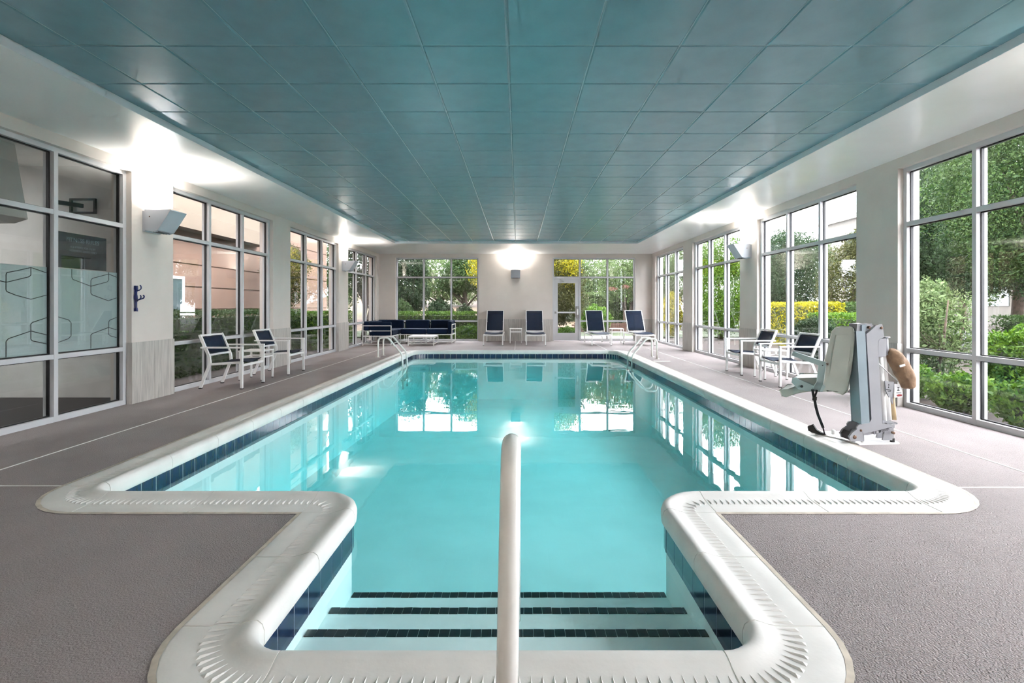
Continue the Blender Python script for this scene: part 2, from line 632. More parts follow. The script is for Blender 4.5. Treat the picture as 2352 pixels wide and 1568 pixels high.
tile_me = MB().box(-0.5, 0.5, -0.004, 0.004, -0.0755, 0.0755).mesh('waterline_tile', m_navytile)
for s in SEGS:
    ln = s[2]
    if s[0] == 'arc':
        ln = (s[1][1] + (0.03 if s[1][4] else -0.03)) * math.pi / 2
    n = max(1, round(ln / (0.153 if s[0] == 'line' else 0.075)))
    for i in range(n):
        p, nn = on_seg(s, (i + 0.5) / n)
        p = p + nn * 0.024
        place('waterline_tile', tile_me, basin, (p.x, p.y, -0.157), (0, 0, math.atan2(nn.y, nn.x) - math.pi / 2), (ln / n - 0.006, 1, 1))

STEPS = [(1.70, 2.37, -0.30), (2.37, 2.67, -0.377), (2.67, 3.03, -0.50)]
nose_me = MB().box(-0.5, 0.5, -0.5, 0.5, 0, 0.004).mesh('nosing_tile', m_black)
for k, (y0, y1, z) in enumerate(STEPS):
    st = MB().box(-0.984, 0.874, y0, y1, -1.0, z).build('step', m_plaster, basin)
    x = -0.98
    while x < 0.86:
        w = random.uniform(0.046, 0.050)
        if x + w > 0.872:
            w = 0.872 - x
        place('nosing_tile', nose_me, st, (x + w / 2, y1 - 0.030 + random.uniform(-0.0015, 0.0015), z), (0, 0, random.uniform(-0.03, 0.03)), (w - 0.0025, 0.05, 1))
        x += w
wl = outline(0.045)
nw = len(wl)
wt = [tuple(t) for t in tessellate_polygon([[Vector((p.x, p.y, 0)) for p in wl]])]
wb = MB().add([(p.x, p.y, -0.142) for p in wl] + [(p.x, p.y, -1.45) for p in wl],
              [t for t in wt] + [tuple(i + nw for i in reversed(t)) for t in wt] + [(i, i + nw, (i + 1) % nw + nw, (i + 1) % nw) for i in range(nw)])
water = tag(wb.build('pool_water', m_water), 'calm turquoise water filling the indoor pool', 'water', kind='stuff')

# ------------------------------------------------------------------ walls
def wall_mesh(axis, face, sgn, a0, a1, openings, top=3.62):
    mb = MB()
    f0, f1 = sorted((face, face + sgn * TH))

    def bx(u0, u1, z0, z1):
        if axis == 'x':
            mb.box(f0, f1, u0, u1, z0, z1)
        else:
            mb.box(u0, u1, f0, f1, z0, z1)
    cur = a0
    for o0, o1 in openings:
        bx(cur, o0, -0.1, ZW)
        cur = o1
    bx(cur, a1, -0.1, ZW)
    bx(a0, a1, ZW, top)
    return mb


def panels(wall, axis, face, sgn, spans):
    """stone wainscot panels, proud of the wall; spans = (from, to, return at from, return at to)"""
    for u0, u1, r0, r1 in spans:
        n = max(1, round((u1 - u0) / 0.40))
        w = (u1 - u0) / n
        for i in range(n):
            a, b = u0 + i * w + 0.0012, u0 + (i + 1) * w - 0.0012
            f0, f1 = sorted((face, face - sgn * 0.012))
            mb = MB()
            mb.box(f0, f1, a, b, 0, 0.757) if axis == 'x' else mb.box(a, b, f0, f1, 0, 0.757)
            mb.build('wainscot_panel', m_stone, wall, bevel=0.0015, seg=1)
        for at, sg in ((u0, -1) if r0 else (None, 0), (u1, 1) if r1 else (None, 0)):
            if at is None:
                continue
            g0, g1 = sorted((at, at + sg * 0.011))
            f0, f1 = sorted((face - sgn * 0.012, face + sgn * 0.055))
            mb = MB()
            mb.box(f0, f1, g0, g1, 0, 0.757) if axis == 'x' else mb.box(g0, g1, f0, f1, 0, 0.757)
            mb.build('wainscot_return', m_stone, wall)


wl_ = setting(wall_mesh('x', XL, -1, YN - TH, YF + TH, LY).build('wall_left', m_wall), 'pale painted window wall on the left of the pool', 'wall')
wr_ = setting(wall_mesh('x', XR, 1, YN - TH, YF + TH, RY).build('wall_right', m_wall), 'pale painted window wall on the right of the pool', 'wall')
wf_ = setting(wall_mesh('y', YF, 1, XL, XR, FX).build('wall_far', m_wall), 'pale painted end wall beyond the pool', 'wall')
wn_ = setting(wall_mesh('y', YN, -1, XL, XR, NX).build('wall_near', m_wall), 'pale painted wall at the entry end of the room', 'wall')
sp = []
cur = YN
for i, (a, b) in enumerate(LY):
    sp.append((cur, a, i > 0, True))
    cur = b
sp.append((cur, YF - 0.013, True, False))
panels(wl_, 'x', XL, -1, sp)
sp, cur = [], YN
for i, (a, b) in enumerate(RY):
    sp.append((cur, a, i > 0, True))
    cur = b
sp.append((cur, YF - 0.013, True, False))
panels(wr_, 'x', XR, 1, sp)
panels(wf_, 'y', YF, 1, [(XL + 0.013, FX[0][0], False, True), (FX[0][1], FX[1][0], True, True), (FX[1][1], XR - 0.013, True, False)])

# ------------------------------------------------------------------ ceiling
RX0, RX1, RY0, RY1 = -3.52, 3.42, -1.30, 14.50
cb = MB()
for x0, x1, y0, y1 in ((XL, RX0, YN, YF), (RX1, XR, YN, YF), (RX0, RX1, RY1, YF), (RX0, RX1, YN, RY0)):
    cb.box(x0, x1, y0, y1, ZS, 3.6)
ceiling = setting(cb.build('ceiling', m_soffit), 'white soffit framing a recessed blue-grey tiled ceiling', 'ceiling')
fa = MB()
for x0, x1, y0, y1 in ((RX0, RX0 + 0.006, RY0, RY1), (RX1 - 0.006, RX1, RY0, RY1), (RX0, RX1, RY1 - 0.006, RY1), (RX0, RX1, RY0, RY0 + 0.006)):
    fa.box(x0, x1, y0, y1, ZS + 0.0005, ZC + 0.02)
fa.build('recess_fascia', m_fascia, ceiling)
MB().box(RX0, RX1, RY0, RY1, ZC + 0.012, 3.6).build('recess_deck', m_tee, ceiling)
T = 0.61
xs = [RX0 + 0.006] + [-0.072 + T * k for k in range(-5, 6)] + [RX1 - 0.006]
ys = [2.374 + T * k for k in range(0, 20)] + [RY1 - 0.006]
for x in xs[1:-1]:
    MB().box(x - 0.012, x + 0.012, RY0, RY1, ZC - 0.001, ZC + 0.02).build('ceiling_tee', m_tee, ceiling)
for y in ys[:-1]:
    MB().box(RX0, RX1, y - 0.012, y + 0.012, ZC - 0.0005, ZC + 0.02).build('ceiling_tee', m_tee, ceiling)
tme = {}
for i in range(len(xs) - 1):
    for j in range(len(ys) - 1):
        a, b = xs[i] + (0.004 if i else 0), xs[i + 1] - (0.004 if i < len(xs) - 2 else 0)
        c, d = ys[j] + 0.004, ys[j + 1] - (0.004 if j < len(ys) - 2 else 0)
        key = (round(b - a, 4), round(d - c, 4))
        if key not in tme:
            w, h = key[0] / 2, key[1] / 2
            e = 0.009
            tb = MB().add([(-w + e, -h + e, -0.006), (w - e, -h + e, -0.006), (w - e, h - e, -0.006), (-w + e, h - e, -0.006), (-w, -h, 0.0), (w, -h, 0.0), (w, h, 0.0), (-w, h, 0.0),
                           (-w, -h, 0.012), (w, -h, 0.012), (w, h, 0.012), (-w, h, 0.012)],
                          [(3, 2, 1, 0), (0, 1, 5, 4), (1, 2, 6, 5), (2, 3, 7, 6), (3, 0, 4, 7), (4, 5, 9, 8), (5, 6, 10, 9), (6, 7, 11, 10), (7, 4, 8, 11)])
            tme[key] = tb.mesh('ceiling_tile', m_ceil)
        tl = place('ceiling_tile', tme[key], ceiling, ((a + b) / 2, (c + d) / 2, ZC - 0.001))
        tl.rotation_euler = (random.uniform(-1, 1) * 0.0012, random.uniform(-1, 1) * 0.0012, 0)
rest = MB()
for i in range(len(xs) - 1):
    y = ys[0]
    while y - T > RY0:
        rest.box(xs[i] + 0.006, xs[i + 1] - 0.006, y - T + 0.006, y - 0.006, ZC - 0.007, ZC + 0.01)
        y -= T
rest.build('ceiling_tile_field', m_ceil, ceiling)['kind'] = 'stuff'
setting(MB().box(XL - TH - 0.2, XR + TH + 0.2, YN - TH - 0.2, YF + TH + 0.2, 3.6, 3.85).build('roof', m_extwall), 'flat roof slab over the pool room', 'roof')

# ------------------------------------------------------------------ windows
W, H = 2.85, ZW
TZ = [(0.655, 0.705), (2.16, 2.21)]
FD = 0.115                                     # frame depth
UX = [0.0, 0.055, W / 3 - 0.025, W / 3 + 0.025, 2 * W / 3 - 0.025, 2 * W / 3 + 0.025, W - 0.055, W]
ROWS = [(0.06, TZ[0][0]), (TZ[0][1], TZ[1][0]), (TZ[1][1], H - 0.05)]
CELLS = [(UX[1], UX[2]), (UX[3], UX[4]), (UX[5], UX[6])]


def ring(mb, x0, x1, z0, z1, t, y0, y1):
    mb.box(x0, x1, y0, y1, z0, z0 + t).box(x0, x1, y0, y1, z1 - t, z1)
    mb.box(x0, x0 + t, y0, y1, z0 + t, z1 - t).box(x1 - t, x1, y0, y1, z0 + t, z1 - t)
    return mb


def make_pane(win, x0, x1, z0, z1):
    w, h = x1 - x0, z1 - z0
    key = ('pane', round(w, 3), round(h, 3))
    if key not in tme:
        tme[key] = MB().box(0.006, w - 0.006, 0, 0.006, 0.006, h - 0.006).mesh('pane', m_glass)
        tme[key + ('g',)] = ring(MB(), 0, w, 0, h, 0.011, -0.012, 0.018).mesh('gasket', m_gasket)
    p = place('pane', tme[key], win, (x0, 0.055, z0))
    place('gasket', tme[key + ('g',)], p)
    return p


def make_window(n, cells=(0, 1, 2), door=False):
    win = root('window_%d' % n)
    setting(win)
    d0 = 1 if door else 0
    x0 = UX[2] if door else 0
    MB().box(0, UX[1], 0, FD, 0, H).build('jamb', m_alu, win, bevel=0.002, seg=1)
    MB().box(UX[6], W, 0, FD, 0, H).build('jamb', m_alu, win, bevel=0.002, seg=1)
    MB().box(UX[1], UX[6], 0, FD, H - 0.05, H).build('head', m_alu, win)
    MB().box(UX[3] if door else UX[1], UX[6], 0, FD, 0, 0.06).build('sill_rail', m_alu, win)
    for k in (2, 4):
        MB().box(UX[k], UX[k + 1], -0.002, FD, 0, H - 0.05).build('mullion', m_alu, win, bevel=0.002, seg=1)
    for c in range(3):
        for r, (z0, z1) in enumerate(TZ):
            if door and c == 0 and r == 0:
                continue
            MB().box(CELLS[c][0], CELLS[c][1], 0.001, FD, z0, z1).build('transom', m_alu, win)
        for r, (z0, z1) in enumerate(ROWS):
            if door and c == 0 and r < 2:
                continue
            make_pane(win, CELLS[c][0], CELLS[c][1], z0, z1)
    return win


def seat_window(win, loc, rz, label):
    win.location = loc
    win.rotation_euler = (0, 0, rz)
    win['label'] = label
    win['category'] = 'window'


FI = 0.065                                     # how far the frame face sits back from the wall face
n = 0
wnames = ['fitness room', 'blue coat-hook pier', 'white table chairs', 'sofa corner']
labels_l = ['tall left window with frosted film, looking into the dark fitness room', 'left window behind the two armchairs, facing the peach building',
            'left window between the armchairs and the sofa corner', 'left window in the far corner beside the navy sofa']
for k, (a, b) in enumerate(LY):
    n += 1
    w = make_window(n)
    seat_window(w, (XL - FI, a, 0), R(90), labels_l[k])
    if k == 0:
        first = w
labels_r = ['right window beside the camera end of the deck, out of sight', 'tall right window behind the pool lift bag, full of tree crowns', 'right window behind the two armchairs and side table',
            'right window beyond the armchairs with a dense green shrub', 'right window in the far corner beside the last lounger']
for k, (a, b) in enumerate(RY):
    n += 1
    seat_window(make_window(n), (XR + FI, b, 0), R(-90), labels_r[k])
n += 1
w = make_window(n)
seat_window(w, (FX[0][0] - 0.0075, YF + FI, 0), 0, 'end wall window behind the navy sectional sofa')
n += 1
wdoor = make_window(n, door=True)
seat_window(wdoor, (FX[1][0] - 0.0075, YF + FI, 0), 0, 'end wall glazing joined to the glass exit door')

# frosted film with cut hexagon lines on the fitness room window, sub-parts of its middle panes
HEX = [[(4.834, 1.433), (4.835, 1.509), (4.843, 1.527), (4.935, 1.55), (5.081, 1.593), (5.277, 1.543)], [(5.081, 1.593), (5.081, 1.517), (5.059, 1.498), (4.834, 1.433)],
       [(4.42, 1.53), (4.834, 1.433), (4.834, 1.358), (4.844, 1.344), (4.931, 1.312), (5.081, 1.275), (5.277, 1.328)], [(4.834, 0.72), (4.834, 0.87), (4.858, 0.896), (5.081, 0.957)],
       [(5.277, 1.095), (5.097, 1.043), (5.081, 1.026), (5.081, 0.874), (5.097, 0.858), (5.277, 0.808)], [(5.081, 0.957), (5.277, 0.902)],
       [(5.368, 1.096), (5.507, 1.057), (5.538, 1.025), (5.538, 0.883), (5.507, 0.854), (5.368, 0.818)],
       [(6.165, 1.556), (6.046, 1.588), (5.815, 1.524), (5.794, 1.498), (5.794, 1.354), (5.815, 1.334), (6.041, 1.27), (6.165, 1.306)],
       [(6.046, 1.61), (6.046, 1.515), (6.025, 1.493), (5.794, 1.433), (5.56, 1.499), (5.547, 1.522), (5.547, 1.61)],
       [(6.165, 1.069), (6.062, 1.038), (6.046, 1.017), (6.046, 0.87), (6.068, 0.852), (6.165, 0.823)], [(5.794, 0.72), (5.794, 0.876), (5.815, 0.892), (6.046, 0.952), (6.165, 0.918)]]
mids = [c for c in first.children if c.name.startswith('pane') and 0.6 < c.location.z < 0.8]
mids.sort(key=lambda c: c.location.x)
for c, (x0, x1) in zip(mids, CELLS):
    w = x1 - x0
    MB().box(0.012, w - 0.012, 0.0075, 0.009, 0.012, 0.905).build('frosted_film', m_film, c)
    hx = MB()
    for line in HEX:
        for (ya, za), (yb, zb) in zip(line, line[1:]):
            ua, ub, va, vb = ya - LY[0][0] - x0, yb - LY[0][0] - x0, za - 0.705, zb - 0.705
            if max(ua, ub) < 0.014 or min(ua, ub) > w - 0.014:
                continue
            ends = []
            for u_, v_ in ((ua, va), (ub, vb)):            # trim the cut line at the pane edge
                c_ = min(max(u_, 0.014), w - 0.014)
                ends.append((c_, v_ if c_ == u_ else va + (vb - va) * (c_ - ua) / (ub - ua)))
            (ua, va), (ub, vb) = ends
            hx.bar((ua, 0.0062, va), (ub, 0.0062, vb), 0.0012, 0.008, up=(0, 0, 1) if abs(ub - ua) > 1e-3 else (1, 0, 0))
    if hx.v:
        hx.build('hexagon_line', m_hexline, c)

# glass exit door
door = root('door_1', (FX[1][0] - 0.0075 + UX[1], YF + FI, 0))
setting(door, 'white-framed glass exit door with a push bar', 'door')
dw, dh = UX[2] - UX[1], TZ[1][0]
dfm = MB()
for x0, x1, z0, z1 in ((0.004, 0.135, 0.012, dh - 0.03), (dw - 0.135, dw - 0.004, 0.012, dh - 0.03), (0.135, dw - 0.135, 0.012, 0.275), (0.135, dw - 0.135, dh - 0.17, dh - 0.03)):
    dfm.box(x0, x1, 0.02, 0.065, z0, z1)
dfm.build('door_leaf', m_alu, door)
MB().box(0, dw, 0.0, 0.1, dh - 0.028, dh).build('door_head', m_alu, door)
MB().box(0.137, dw - 0.137, 0.04, 0.046, 0.277, dh - 0.172).build('pane', m_glass, door)
bar = MB().box(0.05, dw - 0.12, -0.045, -0.005, 0.955, 1.005).build('push_bar', m_alu, door, bevel=0.006)
MB().box(0.03, 0.09, -0.05, 0.02, 0.945, 1.015).build('push_bar_bracket', m_steel, bar, bevel=0.005)
lk = MB().box(dw - 0.105, dw - 0.015, -0.05, 0.02, 0.80, 1.20).build('lock_case', m_steel, door, bevel=0.006)
MB().box(dw - 0.085, dw - 0.04, -0.065, -0.05, 0.90, 1.10).build('lock_plate', m_white, lk, bevel=0.004)
cl = MB().box(0.09, 0.33, -0.05, 0.02, dh - 0.035, dh + 0.03).build('door_closer', m_alu, door, bevel=0.005)
MB().bar((0.2, -0.03, dh - 0.04), (0.31, 0.0, dh - 0.10), 0.02, 0.015).build('closer_arm', m_steel, cl)
MB().box(0.28, 0.34, -0.03, 0.02, dh - 0.13, dh - 0.10).build('closer_shoe', m_steel, cl)

# ------------------------------------------------------------------ wall sconces
SC_PROF = [(0.035, 2.425), (0.365, 2.425), (0.365, 2.418), (0.235, 2.215), (0.20, 2.165), (0.14, 2.145), (0.035, 2.165)]
NSCONCE = 0


def sconce(label, loc, rz):
    """profile in local (y out of the wall, z); local -y points into the room"""
    global NSCONCE
    s = thing('wall_sconce', label, 'wall lamp', loc, rz, 'wedge-shaped wall sconces')
    z0 = 2.14
    hw = 0.155
    mb = MB()
    P = [(-a, z) for a, z in SC_PROF]
    for x0, x1 in ((-hw, -hw + 0.004), (hw - 0.004, hw)):
        mb.prism(P, x0, x1, axis='x')
    for (a, za), (b, zb) in zip(P[2:], P[3:]):
        mb.add([(-hw, a, za), (hw, a, za), (hw, b, zb), (-hw, b, zb)], [(0, 1, 2, 3)])
        mb.add([(-hw, a, za + 0.004), (hw, a, za + 0.004), (hw, b, zb + 0.004), (-hw, b, zb + 0.004)], [(3, 2, 1, 0)])
    mb.box(-hw, hw, -0.039, -0.035, 2.165, 2.425)
    mb.box(-hw, hw, -0.367, -0.361, 2.416, 2.426)
    mb.build('housing', m_sconce, s)
    MB().box(-hw + 0.01, hw - 0.01, -0.035, 0, 2.15, 2.41).build('back_plate', m_sconce, s, bevel=0.003)
    MB().box(-hw + 0.005, hw - 0.005, -0.29, -0.045, 2.302, 2.306).build('lens', m_lens, s)
    for x in (-hw - 0.002, hw + 0.002):
        MB().tube([(x - 0.002, -0.10, 2.335), (x + 0.002, -0.10, 2.335)], 0.008, 8).build('screw', m_rust, s)
    for k in range(3):
        MB().box(-0.10, 0.10, -0.185 + 0.035 * k, -0.17 + 0.035 * k, 2.143 + 0.004 * abs(k - 1), 2.149 + 0.004 * abs(k - 1)).build('vent_slot', m_rubber, s)
    ld = bpy.data.lights.new('sconce_lamp', 'AREA')
    ld.shape = 'RECTANGLE'
    ld.size, ld.size_y = 0.22, 0.16
    ld.energy = SCONCE_WATTS
    ld.color = (1.0, 0.95, 0.89)
    lo = bpy.data.objects.new('sconce_lamp', ld)
    COL.objects.link(lo)
    lo.parent = s
    lo.location = (0, -0.165, 2.316)
    lo.rotation_euler = (R(180), 0, 0)
    return s


sconce('wedge wall sconce above the blue hook bracket, largest one in view', (XL, 6.56, 0), R(90))
sconce('wedge wall sconce on the left wall near the sofa corner', (XL, 13.82, 0), R(90))
sconce('wedge wall sconce on the right wall pier between the windows', (XR, 10.07, 0), R(-90))
sconce('wedge wall sconce high on the end wall above the small side table', (-0.085, YF, 0), 0)
sconce('wedge wall sconce on the left wall beside the camera, out of sight', (XL, -0.6, 0), R(90))
sconce('wedge wall sconce on the right wall beside the camera, out of sight', (XR, 2.88, 0), R(-90))
sconce('added unseen wall sconce in the middle of the wall behind the camera', (-0.085, YN, 0), R(180))  # added lamp out of view, lights the near end of the room
sconce('added unseen wall sconce left of the middle on the wall behind the camera', (-2.6, YN, 0), R(180))  # extra unseen lamp added to brighten the near deck and coping
sconce('added unseen wall sconce right of the middle on the wall behind the camera', (2.45, YN, 0), R(180))  # its pair, likewise added out of view for near brightness

# blue hook bracket on the left pier
hk = thing('hook_bracket', 'blue plastic pole hook bracket on the left wall pier', 'hook', (XL, 6.285, 1.142))
U = 1 / 3240
hz = lambda c: (1310 - c) * U
hx = lambda c: (c - 440) * U
stem_poly = [(450, 1310), (550, 1310), (545, 1190), (522, 1170), (522, 940), (560, 890), (540, 700), (522, 640), (522, 540), (560, 470), (545, 290), (455, 290), (450, 400), (470, 470), (470, 640), (450, 700), (450, 800), (470, 880), (470, 1180), (450, 1200)]
MB().prism([(hx(a), hz(b)) for a, b in stem_poly], -0.012, 0.012).build('stem', m_blueplastic, hk, bevel=0.002, seg=1)
for nm, pts, r in (('hook', [(500, 520), (560, 480), (640, 465), (705, 410), (712, 340), (690, 285), (660, 270)], 24),
                   ('hook', [(510, 900), (600, 850), (700, 820), (800, 790), (835, 730), (815, 680), (790, 668)], 26),
                   ('hook', [(600, 850), (680, 800), (712, 740), (690, 680), (668, 672)], 22)):
    MB().tube([(hx(a), 0, hz(b)) for a, b in pts], r * U, 8).build(nm, m_blueplastic, hk, smooth=True)

# ------------------------------------------------------------------ armchairs
def make_chair():
    c = thing('armchair', '', 'chair', group='white-framed patio armchairs')
    for s in (-1, 1):
        lg = MB().box(s * 0.31 - 0.015, s * 0.31 + 0.015, -0.325, -0.290, 0.012, 0.60).build('front_leg', m_white, c, bevel=0.003, seg=1)
        MB().box(s * 0.31 - 0.017, s * 0.31 + 0.017, -0.327, -0.288, 0, 0.013).build('foot_cap', m_rubber, lg)
        path = fillet([(s * 0.272, 0.315, 0.012), (s * 0.272, 0.175, 0.37), (s * 0.272, 0.185, 0.46), (s * 0.272, 0.325, 0.785)], [0, 0.1, 0.16, 0], 5)
        rl = MB()
        for p, q in zip(path, path[1:]):
            rl.bar(p, q, 0.026, 0.036, up=(0, 1, 0))
        rl = rl.build('rear_leg', m_white, c)
        MB().box(s * 0.272 - 0.015, s * 0.272 + 0.015, 0.292, 0.336, 0, 0.014).build('foot_cap', m_rubber, rl)
        MB().box(s * 0.31 - 0.02, s * 0.31 + 0.02, -0.328, 0.285, 0.590, 0.613).build('armrest', m_white, c, bevel=0.004, seg=1)
        MB().bar((s * 0.27, -0.30, 0.385), (s * 0.27, 0.18, 0.355), 0.028, 0.034).build('seat_rail', m_white, c, bevel=0.003, seg=1)
    MB().box(-0.297, 0.297, -0.318, -0.293, 0.325, 0.36).build('front_rail', m_white, c, bevel=0.003, seg=1)
    curve = lambda u: 0.018 * math.sin(math.pi * u)
    MB().sheet(lambda u, v: (-0.26 + 0.52 * u, 0.205 + 0.108 * v + curve(u), 0.505 + 0.25 * v), 8, 4, 0.004).build('back_sling', m_sling, c, smooth=True)
    for v in (0.0, 1.0):
        pts = [(-0.265 + 0.53 * k / 8, 0.196 + 0.122 * v + curve(k / 8), 0.488 + 0.285 * v) for k in range(9)]
        rb = MB()
        for p, q in zip(pts, pts[1:]):
            rb.bar(p, q, 0.022, 0.026)
        rb.build('back_rail', m_white, c)
    MB().sheet(lambda u, v: (-0.262 + 0.524 * u, -0.305 + 0.47 * v, 0.405 - 0.03 * v - 0.035 * math.sin(math.pi * u) * (1 - 0.3 * v)), 8, 6, 0.005).build('seat_sling', m_sling, c, smooth=True)
    return c


ch = make_chair()
CH = [('white armchair with navy sling by the left window, the nearer of two', (-4.32, 7.68, 0), R(90)), ('white armchair with navy sling by the left window, the farther of two', (-4.32, 9.18, 0), R(90)),
      ('white armchair with navy sling on the right, just behind the pool lift seat', (4.19, 7.83, 0), R(-90)), ('white armchair with navy sling on the right, the farther of two', (4.19, 9.13, 0), R(-90))]
ch['label'] = CH[0][0]
ch.location, ch.rotation_euler = CH[0][1], (0, 0, CH[0][2])
for l, p, r in CH[1:]:
    dup_thing(ch, l, p, r)


def make_table():
    t = thing('side_table', '', 'table', group='small white square side tables')
    MB().box(-0.2, 0.2, -0.2, 0.2, 0.462, 0.482).build('table_top', m_white, t, bevel=0.004, seg=1)
    ap = MB()
    for a, b, c, d in ((-0.175, 0.175, -0.19, -0.17), (-0.175, 0.175, 0.17, 0.19), (-0.19, -0.17, -0.175, 0.175), (0.17, 0.19, -0.175, 0.175)):
        ap.box(a, b, c, d, 0.36, 0.385)
    ap.build('apron', m_white, t)
    for x in (-0.18, 0.18):
        for y in (-0.18, 0.18):
            lg = MB().box(x - 0.013, x + 0.013, y - 0.013, y + 0.013, 0.01, 0.462).build('leg', m_white, t, bevel=0.002, seg=1)
            MB().box(x - 0.014, x + 0.014, y - 0.014, y + 0.014, 0, 0.011).build('foot_cap', m_rubber, lg)
    return t


tb = make_table()
tb['label'] = 'small white side table between the two left armchairs'
tb.location = (-4.34, 8.42, 0)
dup_thing(tb, 'small white side table between the two right armchairs', (4.22, 8.49, 0), 0)
dup_thing(tb, 'small white side table between two loungers against the solid wall', (-0.075, 16.35, 0), 0)
dup_thing(tb, 'small white side table between two loungers in front of the glazing', (3.17, 16.35, 0), 0)


# ------------------------------------------------------------------ loungers
def make_lounger():
    c = thing('chaise_lounge', '', 'lounger', group='navy sling loungers along the end wall')
    for s in (-1, 1):
        MB().box(s * 0.29 - 0.015, s * 0.29 + 0.015, -0.90, 0.86, 0.295, 0.335).build('side_rail', m_white, c, bevel=0.003, seg=1)
        for y in (-0.87, 0.80):
            lg = MB().box(s * 0.29 - 0.016, s * 0.29 + 0.016, y - 0.016, y + 0.016, 0.01, 0.30).build('leg', m_white, c, bevel=0.002, seg=1)
            MB().box(s * 0.29 - 0.017, s * 0.29 + 0.017, y - 0.017, y + 0.017, 0, 0.011).build('foot_cap', m_rubber, lg)
        MB().bar((s * 0.272, 0.24, 0.365), (s * 0.272, 0.76, 1.045), 0.024, 0.032, up=(0, 1, 0)).build('back_post', m_white, c, bevel=0.003, seg=1)
        MB().bar((s * 0.25, 0.62, 0.32), (s * 0.25, 0.50, 0.70), 0.015, 0.02, up=(0, 1, 0)).build('back_prop', m_white, c)
    MB().box(-0.275, 0.275, -0.90, -0.87, 0.295, 0.335).build('foot_rail', m_white, c, bevel=0.003, seg=1)
    MB().box(-0.275, 0.275, 0.83, 0.86, 0.295, 0.335).build('head_rail', m_white, c)
    MB().box(-0.275, 0.275, 0.20, 0.225, 0.335, 0.36).build('cross_rail', m_white, c)
    MB().sheet(lambda u, v: (-0.275 + 0.55 * u, -0.87 + 1.08 * v, 0.362 - 0.022 * math.sin(math.pi * u) + 0.02 * math.sin(math.pi * v)), 8, 10, 0.004).build('seat_sling', m_sling, c, smooth=True)
    bs = MB().sheet(lambda u, v: (-0.26 + 0.52 * u, 0.285 + 0.47 * v + 0.014 * math.sin(math.pi * u), 0.415 + 0.625 * v), 8, 6, 0.004).build('back_sling', m_sling, c, smooth=True)
    hem = MB()
    pts = [(-0.26 + 0.52 * k / 10, 0.285 + 0.47 * (0.87 - 0.05 * math.sin(math.pi * k / 10)) + 0.014 * math.sin(math.pi * k / 10) - 0.006, 0.415 + 0.625 * (0.87 - 0.05 * math.sin(math.pi * k / 10))) for k in range(11)]
    for p, q in zip(pts, pts[1:]):
        hem.bar(p, q, 0.008, 0.012)
    hem.build('hem_seam', m_seam, bs)
    for z, y in ((0.39, 0.262), (1.045, 0.762)):
        pts = [(-0.275 + 0.55 * k / 8, y + 0.014 * math.sin(math.pi * k / 8), z - (0.012 * math.sin(math.pi * k / 8) if z < 0.5 else 0)) for k in range(9)]
        rb = MB()
        for p, q in zip(pts, pts[1:]):
            rb.bar(p, q, 0.02, 0.022)
        rb.build('back_rail', m_white, c)
    return c


lo = make_lounger()
LG = [('navy sling lounger nearest the sectional sofa, against the solid wall', -0.76), ('navy sling lounger against the solid wall beside the exit door', 0.54),
      ('navy sling lounger in front of the glazing, just right of the exit door', 2.53), ('navy sling lounger at the far right corner of the room', 3.85)]
lo['label'] = LG[0][0]
lo.location = (LG[0][1], 16.28, 0)
for l, x in LG[1:]:
    dup_thing(lo, l, (x, 16.24, 0), 0)


